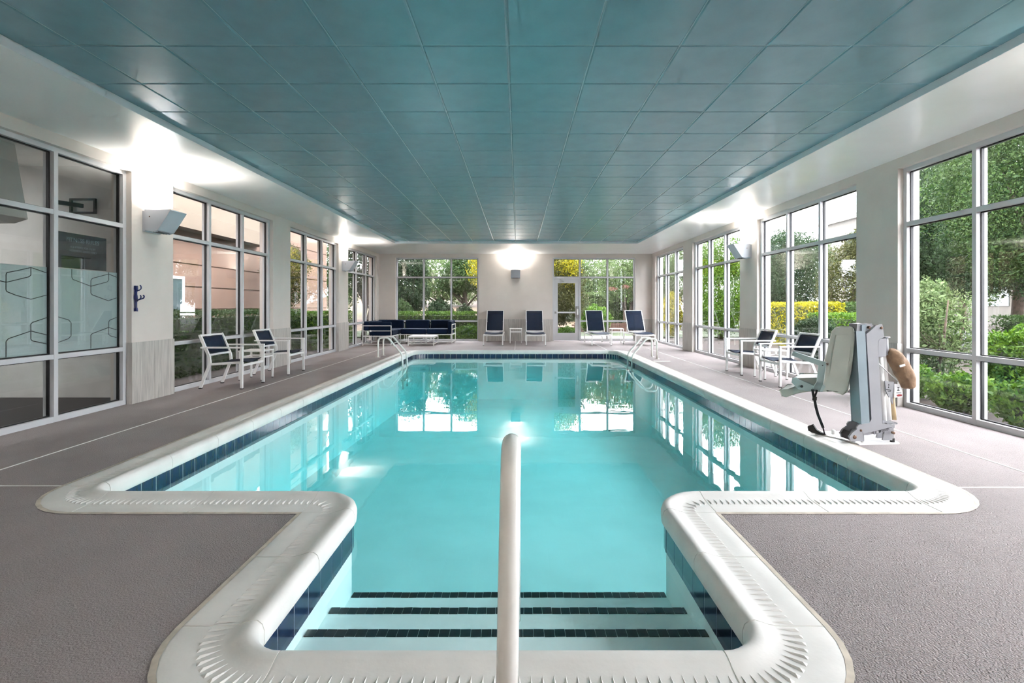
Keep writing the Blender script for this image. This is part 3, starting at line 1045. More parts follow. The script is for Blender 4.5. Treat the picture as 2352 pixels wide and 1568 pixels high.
# ------------------------------------------------------------------ sectional sofa
def sofa_module(label, loc, rz, w, d, arm=0, corner=0):
    """front is local -y; arm / corner = -1 or +1 gives a raised side on that x side"""
    c = thing('sofa_module', label, 'sofa', loc, rz, 'navy sectional sofa modules')
    t = 0.022
    fr = MB()
    hx_, hd = w / 2, d / 2
    for x in (-hx_ + t / 2, hx_ - t / 2):
        for y in (-hd + t / 2, hd - t / 2):
            tall = y > 0 or (arm and x * arm > 0)
            lg = MB().box(x - t / 2, x + t / 2, y - t / 2, y + t / 2, 0.0, 0.61 if tall else 0.29).build('leg', m_white, c)
        fr.box(x - t / 2, x + t / 2, -hd + t, hd - t, 0.268, 0.292).box(x - t / 2, x + t / 2, -hd + t, hd - t, 0.035, 0.055)
    for y in (-hd + t / 2, hd - t / 2):
        fr.box(-hx_ + t, hx_ - t, y - t / 2, y + t / 2, 0.268, 0.292).box(-hx_ + t, hx_ - t, y - t / 2, y + t / 2, 0.035, 0.055)
    fr.build('base_frame', m_white, c)
    bf = MB()
    for z in (0.445, 0.60):
        bf.box(-hx_ + t, hx_ - t, hd - t, hd, z - 0.011, z + 0.011)
    bf.build('back_frame', m_white, c)
    cx0 = -hx_ + (0.15 if (arm < 0 or corner < 0) else 0.012)
    cx1 = hx_ - (0.15 if (arm > 0 or corner > 0) else 0.012)
    MB().box(-hx_ + 0.012 if arm >= 0 else -hx_ + 0.162, hx_ - 0.012 if arm <= 0 else hx_ - 0.162, -hd + 0.005, hd - 0.16, 0.294, 0.465).build('seat_cushion', m_navy, c, bevel=0.035, seg=4)
    MB().box(-hx_ + 0.015, hx_ - 0.015, hd - 0.185, hd - 0.03, 0.45, 0.735).build('back_cushion', m_navy, c, bevel=0.04, seg=4)
    sgn = arm or corner
    if sgn:
        a0, a1 = sorted((sgn * (hx_ - 0.03), sgn * (hx_ - 0.155)))
        MB().box(a0, a1, -hd + 0.02, hd - 0.19, 0.30 if arm else 0.45, 0.715).build('side_cushion', m_navy, c, bevel=0.035, seg=4)
        sf = MB()
        for z in (0.445, 0.60):
            sf.box(sgn * (hx_ - t / 2) - t / 2, sgn * (hx_ - t / 2) + t / 2, -hd + t, hd - t, z - 0.011, z + 0.011)
        sf.build('side_frame', m_white, c)
        if arm and rz:
            MB().tube([(sgn * hx_, 0.19, 0.44), (sgn * (hx_ + 0.03), 0.19, 0.435)], [0.03, 0.02], 10).build('link_clip', m_white, c)
    return c


sofa_module('navy sectional sofa end unit nearest the camera, against the left window', (-4.295, 15.90, 0), R(90), 0.92, 0.88, arm=-1)
sofa_module('navy sectional sofa corner unit where both sofa arms meet', (-4.295, 16.84, 0), 0, 0.88, 0.90, corner=-1)
sofa_module('navy sectional sofa middle unit under the end wall window', (-3.395, 16.84, 0), 0, 0.84, 0.90)
sofa_module('navy sectional sofa end unit on the right, under the window', (-2.545, 16.84, 0), 0, 0.84, 0.90, arm=1)
ct = thing('coffee_table', 'low white metal coffee table in front of the navy sofa', 'table', (-2.95, 15.82, 0))
MB().box(-0.40, 0.40, -0.42, 0.42, 0.262, 0.282).build('table_top', m_white, ct, bevel=0.004, seg=1)
for x in (-0.388, 0.388):
    for y in (-0.408, 0.408):
        MB().box(x - 0.012, x + 0.012, y - 0.012, y + 0.012, 0, 0.262).build('leg', m_white, ct)
for nm, z in (('top_frame', 0.24), ('base_frame', 0.055)):
    fr = MB()
    for s in (-1, 1):
        fr.box(-0.376, 0.376, s * 0.408 - 0.011, s * 0.408 + 0.011, z - 0.011, z + 0.011).box(s * 0.388 - 0.011, s * 0.388 + 0.011, -0.396, 0.396, z - 0.011, z + 0.011)
    fr.build(nm, m_white, ct)


# ------------------------------------------------------------------ pool ladders
def ladder(label, loc, sgn, gap):
    """deck feet at local x=0, pool towards local +x*sgn"""
    c = thing('pool_ladder', label, 'ladder', loc, 0, 'white pool ladders')
    for k, y in enumerate((-gap / 2, gap / 2)):
        path = fillet([(0, y, 0.0), (0, y, 0.46), (sgn * 0.235, y, 0.46), (sgn * 0.56, y, 0.08), (sgn * 0.585, y, -0.25), (sgn * 0.585, y, -0.75)], [0, 0.16, 0.13, 0.16, 0.3, 0], 8)
        rl = MB().tube(path, 0.0215, 12).build('rail', m_rail, c, smooth=True)
        for s in (-1, 1):
            MB().add([(0, y + s * 0.018, 0.14), (0, y + s * 0.062, 0.004), (0, y + s * 0.015, 0.004), (0.012, y + s * 0.018, 0.14), (0.012, y + s * 0.062, 0.004), (0.012, y + s * 0.015, 0.004)],
                     [(0, 1, 2), (3, 5, 4), (0, 3, 4, 1), (1, 4, 5, 2), (2, 5, 3, 0)]).build('gusset', m_rail, rl)
        MB().tube([(0, y, 0.0), (0, y, 0.008)], 0.055, 14).build('foot_flange', m_rail, rl)
    for z in (-0.30, -0.55):
        MB().box(sgn * 0.585 - 0.05, sgn * 0.585 + 0.05, -gap / 2, gap / 2, z - 0.012, z + 0.012).build('tread', m_rail, c, bevel=0.006)
    return c


ladder('white pool ladder rails at the far left, near the navy sofa', (-3.29, 12.155, 0), 1, 0.47)
ladder('white pool ladder rails at the far right, near the last lounger', (3.17, 11.80, 0), -1, 0.45)
tag(MB().box(2.94, 3.30, 10.96, 11.06, 0.0, 0.012).build('deck_patch', m_joint, bevel=0.004), 'small white patch on the deck beside the right ladder', 'plate')  # thin raised white patch

# entry handrail at the steps
hr = thing('stair_handrail', 'white pool entry handrail standing at the near edge of the steps', 'handrail', (-0.021, 1.10, 0))
path = fillet([(-0.008, -0.03, 0), (0.0, 0.03, 0.58), (0.004, 0.135, 0.885), (0.005, 0.30, 0.82), (0.008, 1.30, 0.25), (0.008, 1.34, -0.30)], [0, 0.30, 0.10, 0.13, 0.2, 0], 10)
MB().tube(path, 0.0243, 20).build('rail', m_rail, hr, smooth=True)
MB().tube([(-0.008, -0.03, 0), (-0.008, -0.03, 0.01)], 0.055, 18).build('foot_flange', m_rail, hr, smooth=False)

# ------------------------------------------------------------------ pool lift
lift = thing('pool_lift', 'white mechanical pool lift with a folded seat and tan bag', 'pool lift', (3.15, 4.50, 0))
LX = lambda c: c / 1141 - 0.9744
LZ = lambda c: 1.2176 - c / 1141
P = lambda pts: [(LX(a), LZ(b)) for a, b in pts]
# base plate on the deck
bpl = MB().prism([(-0.36, 0.28), (-0.24, 0.06), (-0.19, -0.09), (0.19, -0.06), (0.22, 0.34), (-0.30, 0.34)], 0.0, 0.013, axis='z').build('base_plate', m_white, lift, bevel=0.003, seg=1)
for x, y, m in ((-0.118, -0.04, m_white), (0.145, -0.03, m_rubber), (0.05, 0.26, m_rubber), (-0.2, 0.25, m_white)):
    MB().tube([(x, y, 0.012), (x, y, 0.045), (x, y, 0.052)], [0.019, 0.018, 0.010], 12).build('bolt_cap', m, bpl, smooth=False)
# pivot cheeks near the pool edge
MB().prism(P([(822, 1300), (842, 1268), (862, 1280), (838, 1350), (830, 1350)]), -0.06, 0.05).build('pivot_plate', m_rubber, lift)
MB().prism(P([(830, 1352), (812, 1310), (840, 1270), (890, 1240), (935, 1250), (955, 1300), (955, 1352)]), -0.075, -0.06).build('near_cheek', m_liftgrey, lift, bevel=0.004, seg=1)
MB().prism(P([(830, 1352), (812, 1310), (840, 1270), (890, 1240), (935, 1250), (955, 1300), (955, 1352)]), 0.05, 0.065).build('far_cheek', m_liftgrey, lift, bevel=0.004, seg=1)
# parallel link bar with the maker's mark
for y0, y1 in ((-0.055, -0.043), (0.04, 0.052)):
    MB().prism(P([(905, 1290), (925, 1265), (1000, 1262), (1275, 1185), (1278, 1225), (1245, 1240), (1185, 1262), (1005, 1302), (930, 1305)]), y0, y1).build('link_bar', m_liftgrey, lift, bevel=0.003, seg=1)
# rear foot
MB().prism(P([(1188, 1262), (1275, 1225), (1278, 1352), (1172, 1352)]), -0.045, -0.030).build('rear_foot', m_liftgrey, lift, bevel=0.003, seg=1)
MB().prism(P([(1188, 1262), (1275, 1225), (1278, 1352), (1172, 1352)]), 0.03, 0.045).build('rear_foot', m_liftgrey, lift, bevel=0.003, seg=1)
# mast side plates
MAST = [(890, 1240), (888, 1215), (905, 1192), (1018, 1162), (1034, 1135), (983, 290), (1083, 206), (1138, 192), (1149, 212), (1160, 320), (1110, 345), (1100, 380), (1106, 560), (1146, 1180), (1270, 1196), (1240, 1215), (1005, 1270), (925, 1285), (903, 1278)]
mp_ = MB().prism(P(MAST), -0.073, -0.061).build('mast_plate', m_liftgrey, lift, bevel=0.004, seg=2)
MB().prism(P(MAST), 0.055, 0.067).build('mast_plate', m_liftgrey, lift, bevel=0.004, seg=2)
MB().prism(P([(1000, 300), (1100, 225), (1150, 330), (1090, 340), (1095, 560), (1130, 1150), (1045, 1150)]), -0.061, 0.055).build('mast_core', m_liftgrey, lift)
# folded lifting arm (square tube) and its head bracket
MB().prism(P([(878, 266), (955, 266), (1000, 1165), (920, 1180)]), -0.085, 0.035).build('lift_arm', m_liftblue, lift, bevel=0.006, seg=2)
MB().prism(P([(955, 266), (985, 285), (1033, 1135), (1000, 1165)]), -0.045, 0.03).build('arm_web', m_liftgrey, lift, bevel=0.003, seg=1)
MB().prism(P([(905, 192), (1000, 186), (1085, 205), (985, 268), (900, 262)]), -0.05, 0.05).build('head_bracket', m_liftgrey, lift, bevel=0.004, seg=1)
MB().prism(P([(945, 200), (990, 196), (988, 250), (950, 258)]), -0.062, -0.05).build('head_block', m_liftblue, lift, bevel=0.003)
for a, b, r in ((1013, 224, 0.012), (1133, 228, 0.012), (928, 1249, 0.011), (865, 1314, 0.018), (1254, 1273, 0.012)):
    yb = -0.076
    MB().tube([(LX(a), yb + 0.02, LZ(b)), (LX(a), yb - 0.001, LZ(b)), (LX(a), yb - 0.006, LZ(b))], [r, r, r * 0.6], 8).build('bolt', m_rust, lift, smooth=False)
# actuator: motor housing, tubes, top flange
MB().prism(P([(1118, 350), (1150, 338), (1208, 335), (1212, 500), (1205, 515), (1120, 522)]), -0.040, 0.045).build('motor_housing', m_liftgrey, lift, bevel=0.006, seg=2)
MB().tube([(LX(1170), -0.01, LZ(500)), (LX(1208), -0.01, LZ(1165))], 0.024, 12).build('actuator_tube', m_white, lift, smooth=True)
MB().tube([(LX(1222), 0.01, LZ(500)), (LX(1276), 0.01, LZ(1165))], 0.022, 12).build('actuator_tube', m_white, lift, smooth=True)
MB().tube([(LX(1232), -0.01, LZ(505)), (LX(1222), -0.01, LZ(328))], 0.022, 12).build('sleeve_tube', m_liftgrey, lift, smooth=True)
MB().tube([(LX(1217), -0.01, LZ(328)), (LX(1217), -0.01, LZ(319))], 0.041, 16).build('top_flange', m_liftgrey, lift)
MB().prism(P([(1145, 1150), (1310, 1182), (1308, 1192), (1225, 1192), (1190, 1215), (1150, 1200)]), -0.05, 0.04).build('lower_bracket', m_liftgrey, lift, bevel=0.003, seg=1)
MB().tube([(LX(1192), -0.052, LZ(1190)), (LX(1192), -0.06, LZ(1190))], 0.011, 10).build('bracket_bolt', m_rubber, lift)
MB().tube([(LX(1318), 0.02, LZ(900)), (LX(1340), 0.02, LZ(1165))], 0.018, 10).build('wooden_prop', m_wood, lift, smooth=True)
MB().tube([(LX(1112), -0.05, LZ(578)), (LX(1330), -0.04, LZ(772))], 0.005, 8).build('release_rod', m_steel, lift)
sp_ = MB().prism(P([(1182, 762), (1268, 772), (1268, 860), (1250, 915), (1225, 922), (1205, 890), (1190, 860)]), -0.058, -0.05).build('instruction_plate', m_liftgrey, lift, bevel=0.003, seg=1)
pl2 = MB().prism(P([(1268, 772), (1320, 775), (1310, 1005), (1275, 930), (1230, 925), (1245, 900), (1268, 860)]), 0.0, 0.02).build('control_bracket', m_liftgrey, lift)
lb = MB().prism(P([(1297, 792), (1352, 800), (1382, 880), (1380, 928), (1300, 930)]), -0.03, -0.022).build('warning_label', m_label, lift)
for cx, cy_ in ((1218, 795), (1216, 820)):
    MB().prism(P([(cx - 7, cy_ + 8), (cx + 7, cy_ + 8), (cx, cy_ - 8)]), -0.0595, -0.058).build('arrow_icon', m_ink, sp_)
MB().prism(P([(1192, 838), (1240, 850), (1240, 856), (1192, 846)]), -0.0595, -0.058).build('print_line', m_ink, sp_)
MB().prism(P([(1210, 858), (1238, 862), (1238, 868), (1210, 864)]), -0.0595, -0.058).build('print_line', m_ink, sp_)
for cx, cy_, s in ((1338, 832, 1), (1338, 855, -1)):
    MB().prism(P([(cx - 13, cy_ - 6 * s), (cx + 13, cy_ - 6 * s), (cx, cy_ + 9 * s)]), -0.0315, -0.03).build('arrow_icon', m_ink, lb)
MB().prism(P([(1318, 880), (1368, 880), (1368, 886), (1318, 886)]), -0.0315, -0.03).build('print_line', m_ink, lb)
MB().prism(P([(1318, 905), (1340, 897), (1372, 898), (1374, 916), (1330, 920)]), -0.0315, -0.03).build('red_mark', m_red, lb)
# maker's mark on the link bar
def text(body, size, loc, rot, m, parent, name='lettering', shear=0.0, extrude=0.0004, align='LEFT'):
    cu = bpy.data.curves.new(name, 'FONT')
    cu.body = body
    cu.size = size
    cu.shear = shear
    cu.extrude = extrude
    cu.align_x = align
    cu.materials.append(m)
    tmp = bpy.data.objects.new(name, cu)
    COL.objects.link(tmp)
    me = bpy.data.meshes.new_from_object(tmp.evaluated_get(bpy.context.evaluated_depsgraph_get()))
    bpy.data.objects.remove(tmp)
    return place(name, me, parent, loc, rot)


slope = math.atan2(45, 165)
MB().prism(P([(1070, 1256), (1120, 1242), (1130, 1246), (1124, 1266), (1072, 1282)]), -0.0762, -0.075).build('logo_block', m_ink, lift)
MB().prism(P([(1128, 1240), (1236, 1214), (1236, 1217), (1128, 1244)]), -0.0762, -0.075).build('logo_stroke', m_ink, lift)
text('SR', 0.025, (LX(1076), -0.0768, LZ(1277)), (R(90), -slope, 0), m_label, lift, shear=0.2)
text('Smith', 0.031, (LX(1130), -0.0768, LZ(1263)), (R(90), -slope, 0), m_ink, lift, shear=0.25)
MB().prism(P([(1062, 1252), (1240, 1206), (1244, 1236), (1064, 1290)]), -0.075, -0.056).build('logo_plate', m_liftgrey, lift)
# tan canvas bag over the battery
bag_c = [(1240, 462, 0.014), (1264, 474, 0.046), (1310, 522, 0.062), (1364, 605, 0.071), (1412, 695, 0.073), (1442, 765, 0.066), (1452, 815, 0.058), (1452, 845, 0.04)]
bag = MB().tube([(LX(a), -0.02, LZ(b)) for a, b, r in bag_c], [r for a, b, r in bag_c], 16)
rb = random.Random(3)
bag.v = [(x + rb.uniform(-1, 1) * 0.005, y * 1.0 + rb.uniform(-1, 1) * 0.005, z + rb.uniform(-1, 1) * 0.005) for x, y, z in bag.v]
bg_ = bag.build('canvas_bag', m_tan, lift, smooth=True)
sb = bg_.modifiers.new('soft', 'SUBSURF')
sb.levels = sb.render_levels = 3
folds = bpy.data.textures.new('folds', 'CLOUDS')
folds.noise_scale = 0.10
dm = bg_.modifiers.new('folds', 'DISPLACE')
dm.texture = folds
dm.strength = 0.022
dm.mid_level = 0.5
MB().prism(P([(1300, 598), (1350, 584), (1353, 603), (1304, 618)]), -0.0945, -0.085).build('bag_tag', m_label, bg_)
# seat shell, armrests, footrest, straps
seat = root('seat', (-0.20, -0.08, 0), R(-38))
seat.parent = lift
SHELL = [(-0.1876, 0.9838), (-0.1594, 1.0167), (-0.04, 1.0216), (-0.0253, 1.0045), (-0.0137, 0.956), (-0.0283, 0.7632), (-0.0503, 0.6041), (-0.0739, 0.4702), (-0.0858, 0.4408), (-0.1067, 0.428), (-0.1442, 0.4328), (-0.1837, 0.4429),
         (-0.2609, 0.4403), (-0.2859, 0.4485), (-0.2922, 0.4932), (-0.2703, 0.5676), (-0.2453, 0.7137), (-0.2106, 0.8773)]
ARM = [(-0.4958, 0.7733), (-0.4759, 0.7819), (-0.3318, 0.7398), (-0.2314, 0.7039), (-0.2283, 0.679), (-0.2391, 0.5882), (-0.2492, 0.5063), (-0.2726, 0.4499), (-0.304, 0.4358), (-0.3318, 0.4439), (-0.3238, 0.4811), (-0.2985, 0.5289),
       (-0.2922, 0.5928), (-0.2875, 0.6747), (-0.3318, 0.6898), (-0.5024, 0.7506)]
SIDE = [(-0.4958, 0.5407), (-0.4693, 0.543), (-0.3238, 0.4902), (-0.2922, 0.5294), (-0.2609, 0.4962), (-0.2726, 0.4427), (-0.3557, 0.4369), (-0.4447, 0.4416), (-0.5008, 0.5011)]
MB().prism(SHELL, 0.0, 0.10).build('seat_back', m_liftseat, seat, bevel=0.022, seg=4)
MB().prism([(-0.1533, 0.951), (-0.0415, 0.955), (-0.0503, 0.7618), (-0.0784, 0.6105), (-0.199, 0.6005), (-0.1876, 0.7176), (-0.1609, 0.8974)], -0.003, 0.01).build('back_recess', m_liftseat, seat, bevel=0.0025, seg=2)
MB().prism([(x, z - 0.01) for x, z in SHELL], 0.12, 0.40).build('seat_back', m_liftseat, seat, bevel=0.022, seg=4)
for y0, y1 in ((-0.045, -0.002), (0.365, 0.405)):
    if y0 < 0:
        MB().prism(ARM, y0, y1).build('armrest', m_liftseat2, seat, bevel=0.008, seg=3)
    MB().prism(SIDE, y0, y1).build('seat_side', m_liftseat2, seat, bevel=0.008, seg=3)
MB().prism([(-0.4941, 0.5371), (-0.2922, 0.5548), (-0.2922, 0.5158), (-0.3318, 0.4867), (-0.3557, 0.4816)], -0.002, 0.37).build('seat_pan', m_liftseat, seat, bevel=0.006, seg=2)
MB().prism([(-0.4365, 0.4794), (-0.3318, 0.4757), (-0.3238, 0.4447), (-0.4447, 0.4065), (-0.5526, 0.3632), (-0.5882, 0.3659), (-0.6069, 0.4139), (-0.595, 0.4246), (-0.5358, 0.4343)], -0.02, 0.34).build('footrest', m_liftseat, seat, bevel=0.008, seg=3)
MB().tube([(-0.4161, -0.04, 0.4739), (-0.4161, -0.06, 0.4739)], 0.011, 6).build('knob', m_rubber, seat)
MB().tube([(-0.2516, -0.045, 0.6773), (-0.2516, -0.050, 0.6773)], 0.005, 8).build('armrest_pin', m_rubber, seat)
MB().prism([(-0.2376, 0.6945), (-0.2106, 0.6946), (-0.2129, 0.6747), (-0.2206, 0.6867), (-0.2376, 0.6873)], -0.02, -0.002).build('hinge_tab', m_rust, seat)
MB().prism([(-0.2726, 0.4815), (-0.2469, 0.4975), (-0.2391, 0.4848), (-0.2609, 0.4421), (-0.2859, 0.4395)], -0.03, 0.0).build('strap_guide', m_liftseat2, seat, bevel=0.006, seg=3)


def ribbon(pts, w, y, name, parent, m=m_strap, th=0.006):
    mb = MB()
    left, right = [], []
    for i, (x, z) in enumerate(pts):
        a, b = pts[max(0, i - 1)], pts[min(len(pts) - 1, i + 1)]
        d = Vector((b[0] - a[0], b[1] - a[1])).normalized()
        left.append((x - d.y * w / 2, z + d.x * w / 2))
        right.append((x + d.y * w / 2, z - d.x * w / 2))
    v = [(x, y, z) for x, z in left + right] + [(x, y + th, z) for x, z in left + right]
    k = len(pts)
    f = []
    for i in range(k - 1):
        f += [(i, i + 1, k + i + 1, k + i), (2 * k + k + i, 2 * k + k + i + 1, 2 * k + i + 1, 2 * k + i), (i, 2 * k + i, 2 * k + i + 1, i + 1), (k + i, k + i + 1, 3 * k + i + 1, 3 * k + i)]
    f += [(0, k, 3 * k, 2 * k), (k - 1, 3 * k - 1, 4 * k - 1, 2 * k - 1)]
    return mb.add(v, f).build(name, m, parent)


ribbon([(-0.3302, 0.455), (-0.3254, 0.4172), (-0.3143, 0.3639), (-0.304, 0.3015), (-0.2883, 0.2355), (-0.2648, 0.1709), (-0.2469, 0.1212)], 0.022, -0.055, 'strap', seat)
ribbon([(-0.2954, 0.4521), (-0.304, 0.4195), (-0.3143, 0.3821)], 0.015, -0.051, 'strap', seat)
MB().prism([(-0.3286, 0.385), (-0.2985, 0.3883), (-0.2985, 0.3639), (-0.3286, 0.3605)], -0.062, -0.044).build('buckle', m_rubber, seat, bevel=0.003)
MB().sheet(lambda u, v: (-0.247 - 0.012 * v + 0.012 * (u - 0.5), -0.052 + 0.19 * v ** 1.5, 0.124 - 0.098 * v + 0.02 * math.sin(3 * v)), 1, 8, 0.004).build('strap', m_strap, seat)
MB().prism([(-0.395, 0.075), (-0.352, 0.098), (-0.322, 0.058), (-0.285, 0.038), (-0.248, 0.026), (-0.305, 0.021), (-0.362, 0.028), (-0.39, 0.044)], 0.12, 0.155).build('strap_end', m_strap, seat, bevel=0.006, seg=2)

# ------------------------------------------------------------------ fitness room behind the first left window
fx0, fx1, fy0, fy1 = -8.45, XL - TH, 2.2, 6.72
fit = MB()
fit.box(fx0 + 0.1, fx0 + 0.2, fy0, fy1, 0, 3.6).box(fx0, fx1, fy0 - 0.2, fy0, 0, 3.6).box(fx0, fx1, fy1 - 0.02, fy1 + 0.02, 0, 3.6).box(fx0, fx1, fy0, fy1, 3.05, 3.2)
setting(fit.build('wall_fitness_room', m_darkwall), 'dim grey walls of the fitness room behind the film', 'wall')
setting(MB().box(fx0, fx1, fy0, fy1, -0.06, 0.0).build('floor_fitness_room', m_carpet), 'dark carpet of the fitness room', 'floor')
setting(MB().prism([(-6.5, 3.05), (-5.75, 3.05), (-5.6, 2.2), (-5.75, 2.15), (-6.5, 2.15)], 5.2, 5.8).build('trim_1', m_darkwall), 'hanging bulkhead in the fitness room', 'bulkhead')
fl_ = thing('ceiling_light', 'recessed ceiling light panel in the fitness room', 'lamp', (-7.2, 4.6, 3.05))
ml = bpy.data.materials.new('lit_diffuser')
ml.use_nodes = True
ml.node_tree.nodes['Principled BSDF'].inputs['Emission Color'].default_value = (1, 0.97, 1.0, 1)
ml.node_tree.nodes['Principled BSDF'].inputs['Emission Strength'].default_value = 4
MB().box(-0.6, 0.6, -0.6, 0.6, -0.02, 0.0).build('diffuser', ml, fl_)
MB().box(-0.64, 0.64, -0.64, -0.6, -0.025, 0.0).box(-0.64, 0.64, 0.6, 0.64, -0.025, 0.0).box(-0.64, -0.6, -0.6, 0.6, -0.025, 0.0).box(0.6, 0.64, -0.6, 0.6, -0.025, 0.0).build('trim_ring', m_white, fl_)
tvb = thing('tv_bracket', 'black television wall bracket high in the fitness room', 'bracket', (-5.72, 6.69, 2.42))
rb_ = ring(MB(), -0.17, 0.17, 0.0, 0.2, 0.025, -0.03, 0.0)
rb_.build('mount_plate', m_rubber, tvb)
MB().bar((0, -0.02, 0.1), (-0.12, -0.3, 0.1), 0.04, 0.05).build('swing_arm', m_rubber, tvb)
sg = thing('fitness_rules_sign', 'dark translucent fitness rules sign on the frosted left window', 'sign', (XL - FI - 0.068, 5.36, 1.62))
MB().box(-0.003, 0, 0.0, 0.66, 0.0, 0.385).build('sign_sheet', m_decal, sg)
tr = (R(90), 0, R(90))
text('FITNESS RULES', 0.066, (0.0015, 0.34, 0.29), tr, m_decal_text, sg, align='CENTER')
text('EQUIPMENT FOR USE BY', 0.030, (0.0015, 0.34, 0.225), tr, m_decal_text, sg, align='CENTER')
text('REGISTERED GUESTS ONLY', 0.030, (0.0015, 0.34, 0.185), tr, m_decal_text, sg, align='CENTER')
text('CONSULT A PHYSICIAN BEFORE BEGINNING ANY', 0.017, (0.0015, 0.06, 0.12), tr, m_ink, sg)
text('EXERCISE PROGRAM', 0.017, (0.0015, 0.06, 0.096), tr, m_ink, sg)

# ------------------------------------------------------------------ outdoors: ground and buildings
gl_ = [[Vector((x, y, -0.10)) for x, y in ((-60, -40), (60, -40), (60, 70), (-60, 70))], [Vector((x, y, -0.10)) for x, y in reversed(((XL - TH, YN - TH), (XR + TH, YN - TH), (XR + TH, YF + TH), (XL - TH, YF + TH)))]]
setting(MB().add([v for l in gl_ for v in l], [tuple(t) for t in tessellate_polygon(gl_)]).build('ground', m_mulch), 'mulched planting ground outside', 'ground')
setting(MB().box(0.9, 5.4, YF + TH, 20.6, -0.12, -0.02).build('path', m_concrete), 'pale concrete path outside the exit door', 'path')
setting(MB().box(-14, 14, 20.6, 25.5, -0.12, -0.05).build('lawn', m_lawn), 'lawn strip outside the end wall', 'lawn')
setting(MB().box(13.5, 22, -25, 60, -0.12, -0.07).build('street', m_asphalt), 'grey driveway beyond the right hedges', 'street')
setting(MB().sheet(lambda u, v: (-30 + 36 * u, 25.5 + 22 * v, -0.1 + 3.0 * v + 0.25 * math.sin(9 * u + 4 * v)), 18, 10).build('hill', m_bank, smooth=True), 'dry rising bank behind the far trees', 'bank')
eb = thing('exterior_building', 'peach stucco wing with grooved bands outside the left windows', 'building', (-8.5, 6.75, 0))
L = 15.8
zs = [-0.1] + [0.55 + 0.585 * k for k in range(20)]  # upper bands out of view, added to keep sun off the left windows
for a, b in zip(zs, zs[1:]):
    MB().box(-3.0, 0.0, -14, L, a + 0.0, b - 0.035).build('stucco_band', m_stucco, eb)  # near end run on unseen to block sun above the fitness room
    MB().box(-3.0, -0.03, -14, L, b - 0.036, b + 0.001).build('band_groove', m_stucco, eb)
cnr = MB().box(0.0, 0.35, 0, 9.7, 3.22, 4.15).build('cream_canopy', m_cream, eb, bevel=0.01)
MB().box(0.0, 0.40, 0, 9.75, 3.12, 3.24).build('canopy_ledge', m_cream, cnr)
MB().box(0.0, 0.42, 0, 9.75, 4.15, 4.25).build('canopy_cap', m_white, cnr)
ew = MB()
for y0, y1, z0, z1 in ((4.6, 6.15, 1.88, 1.95), (4.6, 6.15, 0.55, 0.62), (4.6, 4.67, 0.62, 1.88), (6.08, 6.15, 0.62, 1.88)):
    ew.box(0.0, 0.03, y0, y1, z0, z1)
ew = ew.build('window_frame', m_white, eb)
MB().box(0.0, 0.012, 4.67, 6.08, 0.62, 1.88).build('window_pane', mat('dark_window_glass', srgb(70, 84, 86), 0.05, spec=0.8), ew)
e2 = thing('exterior_building', 'pale distant building seen over the trees on the right', 'building', (34, 38, 0))
MB().box(-4, 6, -9, 12, -0.1, 9).build('stucco_wall', m_extwall, e2)
for k in range(4):
    for j in range(3):
        MB().box(-4.04, -4.0, -7 + 4.6 * k, -5.4 + 4.6 * k, 1.2 + 2.6 * j, 2.8 + 2.6 * j).build('window_pane', bpy.data.materials['dark_window_glass'], e2)
MB().box(-4.3, 6.3, -9.3, 12.3, 9, 9.4).build('roof_edge', m_white, e2)
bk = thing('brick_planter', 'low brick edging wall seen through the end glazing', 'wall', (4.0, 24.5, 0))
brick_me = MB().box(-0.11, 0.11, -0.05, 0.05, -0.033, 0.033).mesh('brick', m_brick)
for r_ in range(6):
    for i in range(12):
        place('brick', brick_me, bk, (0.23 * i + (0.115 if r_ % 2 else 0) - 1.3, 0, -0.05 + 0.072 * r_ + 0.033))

# ------------------------------------------------------------------ outdoors: plants
rng = np.random.default_rng(11)
G = {
    'dark': leaf_mat('dark_green_leaf', srgb(52, 84, 50), srgb(98, 136, 82)),
    'mid': leaf_mat('mid_green_leaf', srgb(74, 116, 58), srgb(134, 172, 92)),
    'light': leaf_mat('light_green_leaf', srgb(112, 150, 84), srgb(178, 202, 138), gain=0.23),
    'bright': leaf_mat('bright_hedge_leaf', srgb(72, 128, 28), srgb(150, 196, 60), gain=0.28),
    'yellow': leaf_mat('yellow_leaf', srgb(150, 160, 20), srgb(236, 214, 40), gain=0.36),
    'pink': leaf_mat('pink_blossom', srgb(214, 120, 120), srgb(236, 168, 160)),
    'olive': leaf_mat('olive_leaf', srgb(92, 102, 52), srgb(150, 152, 86)),
}


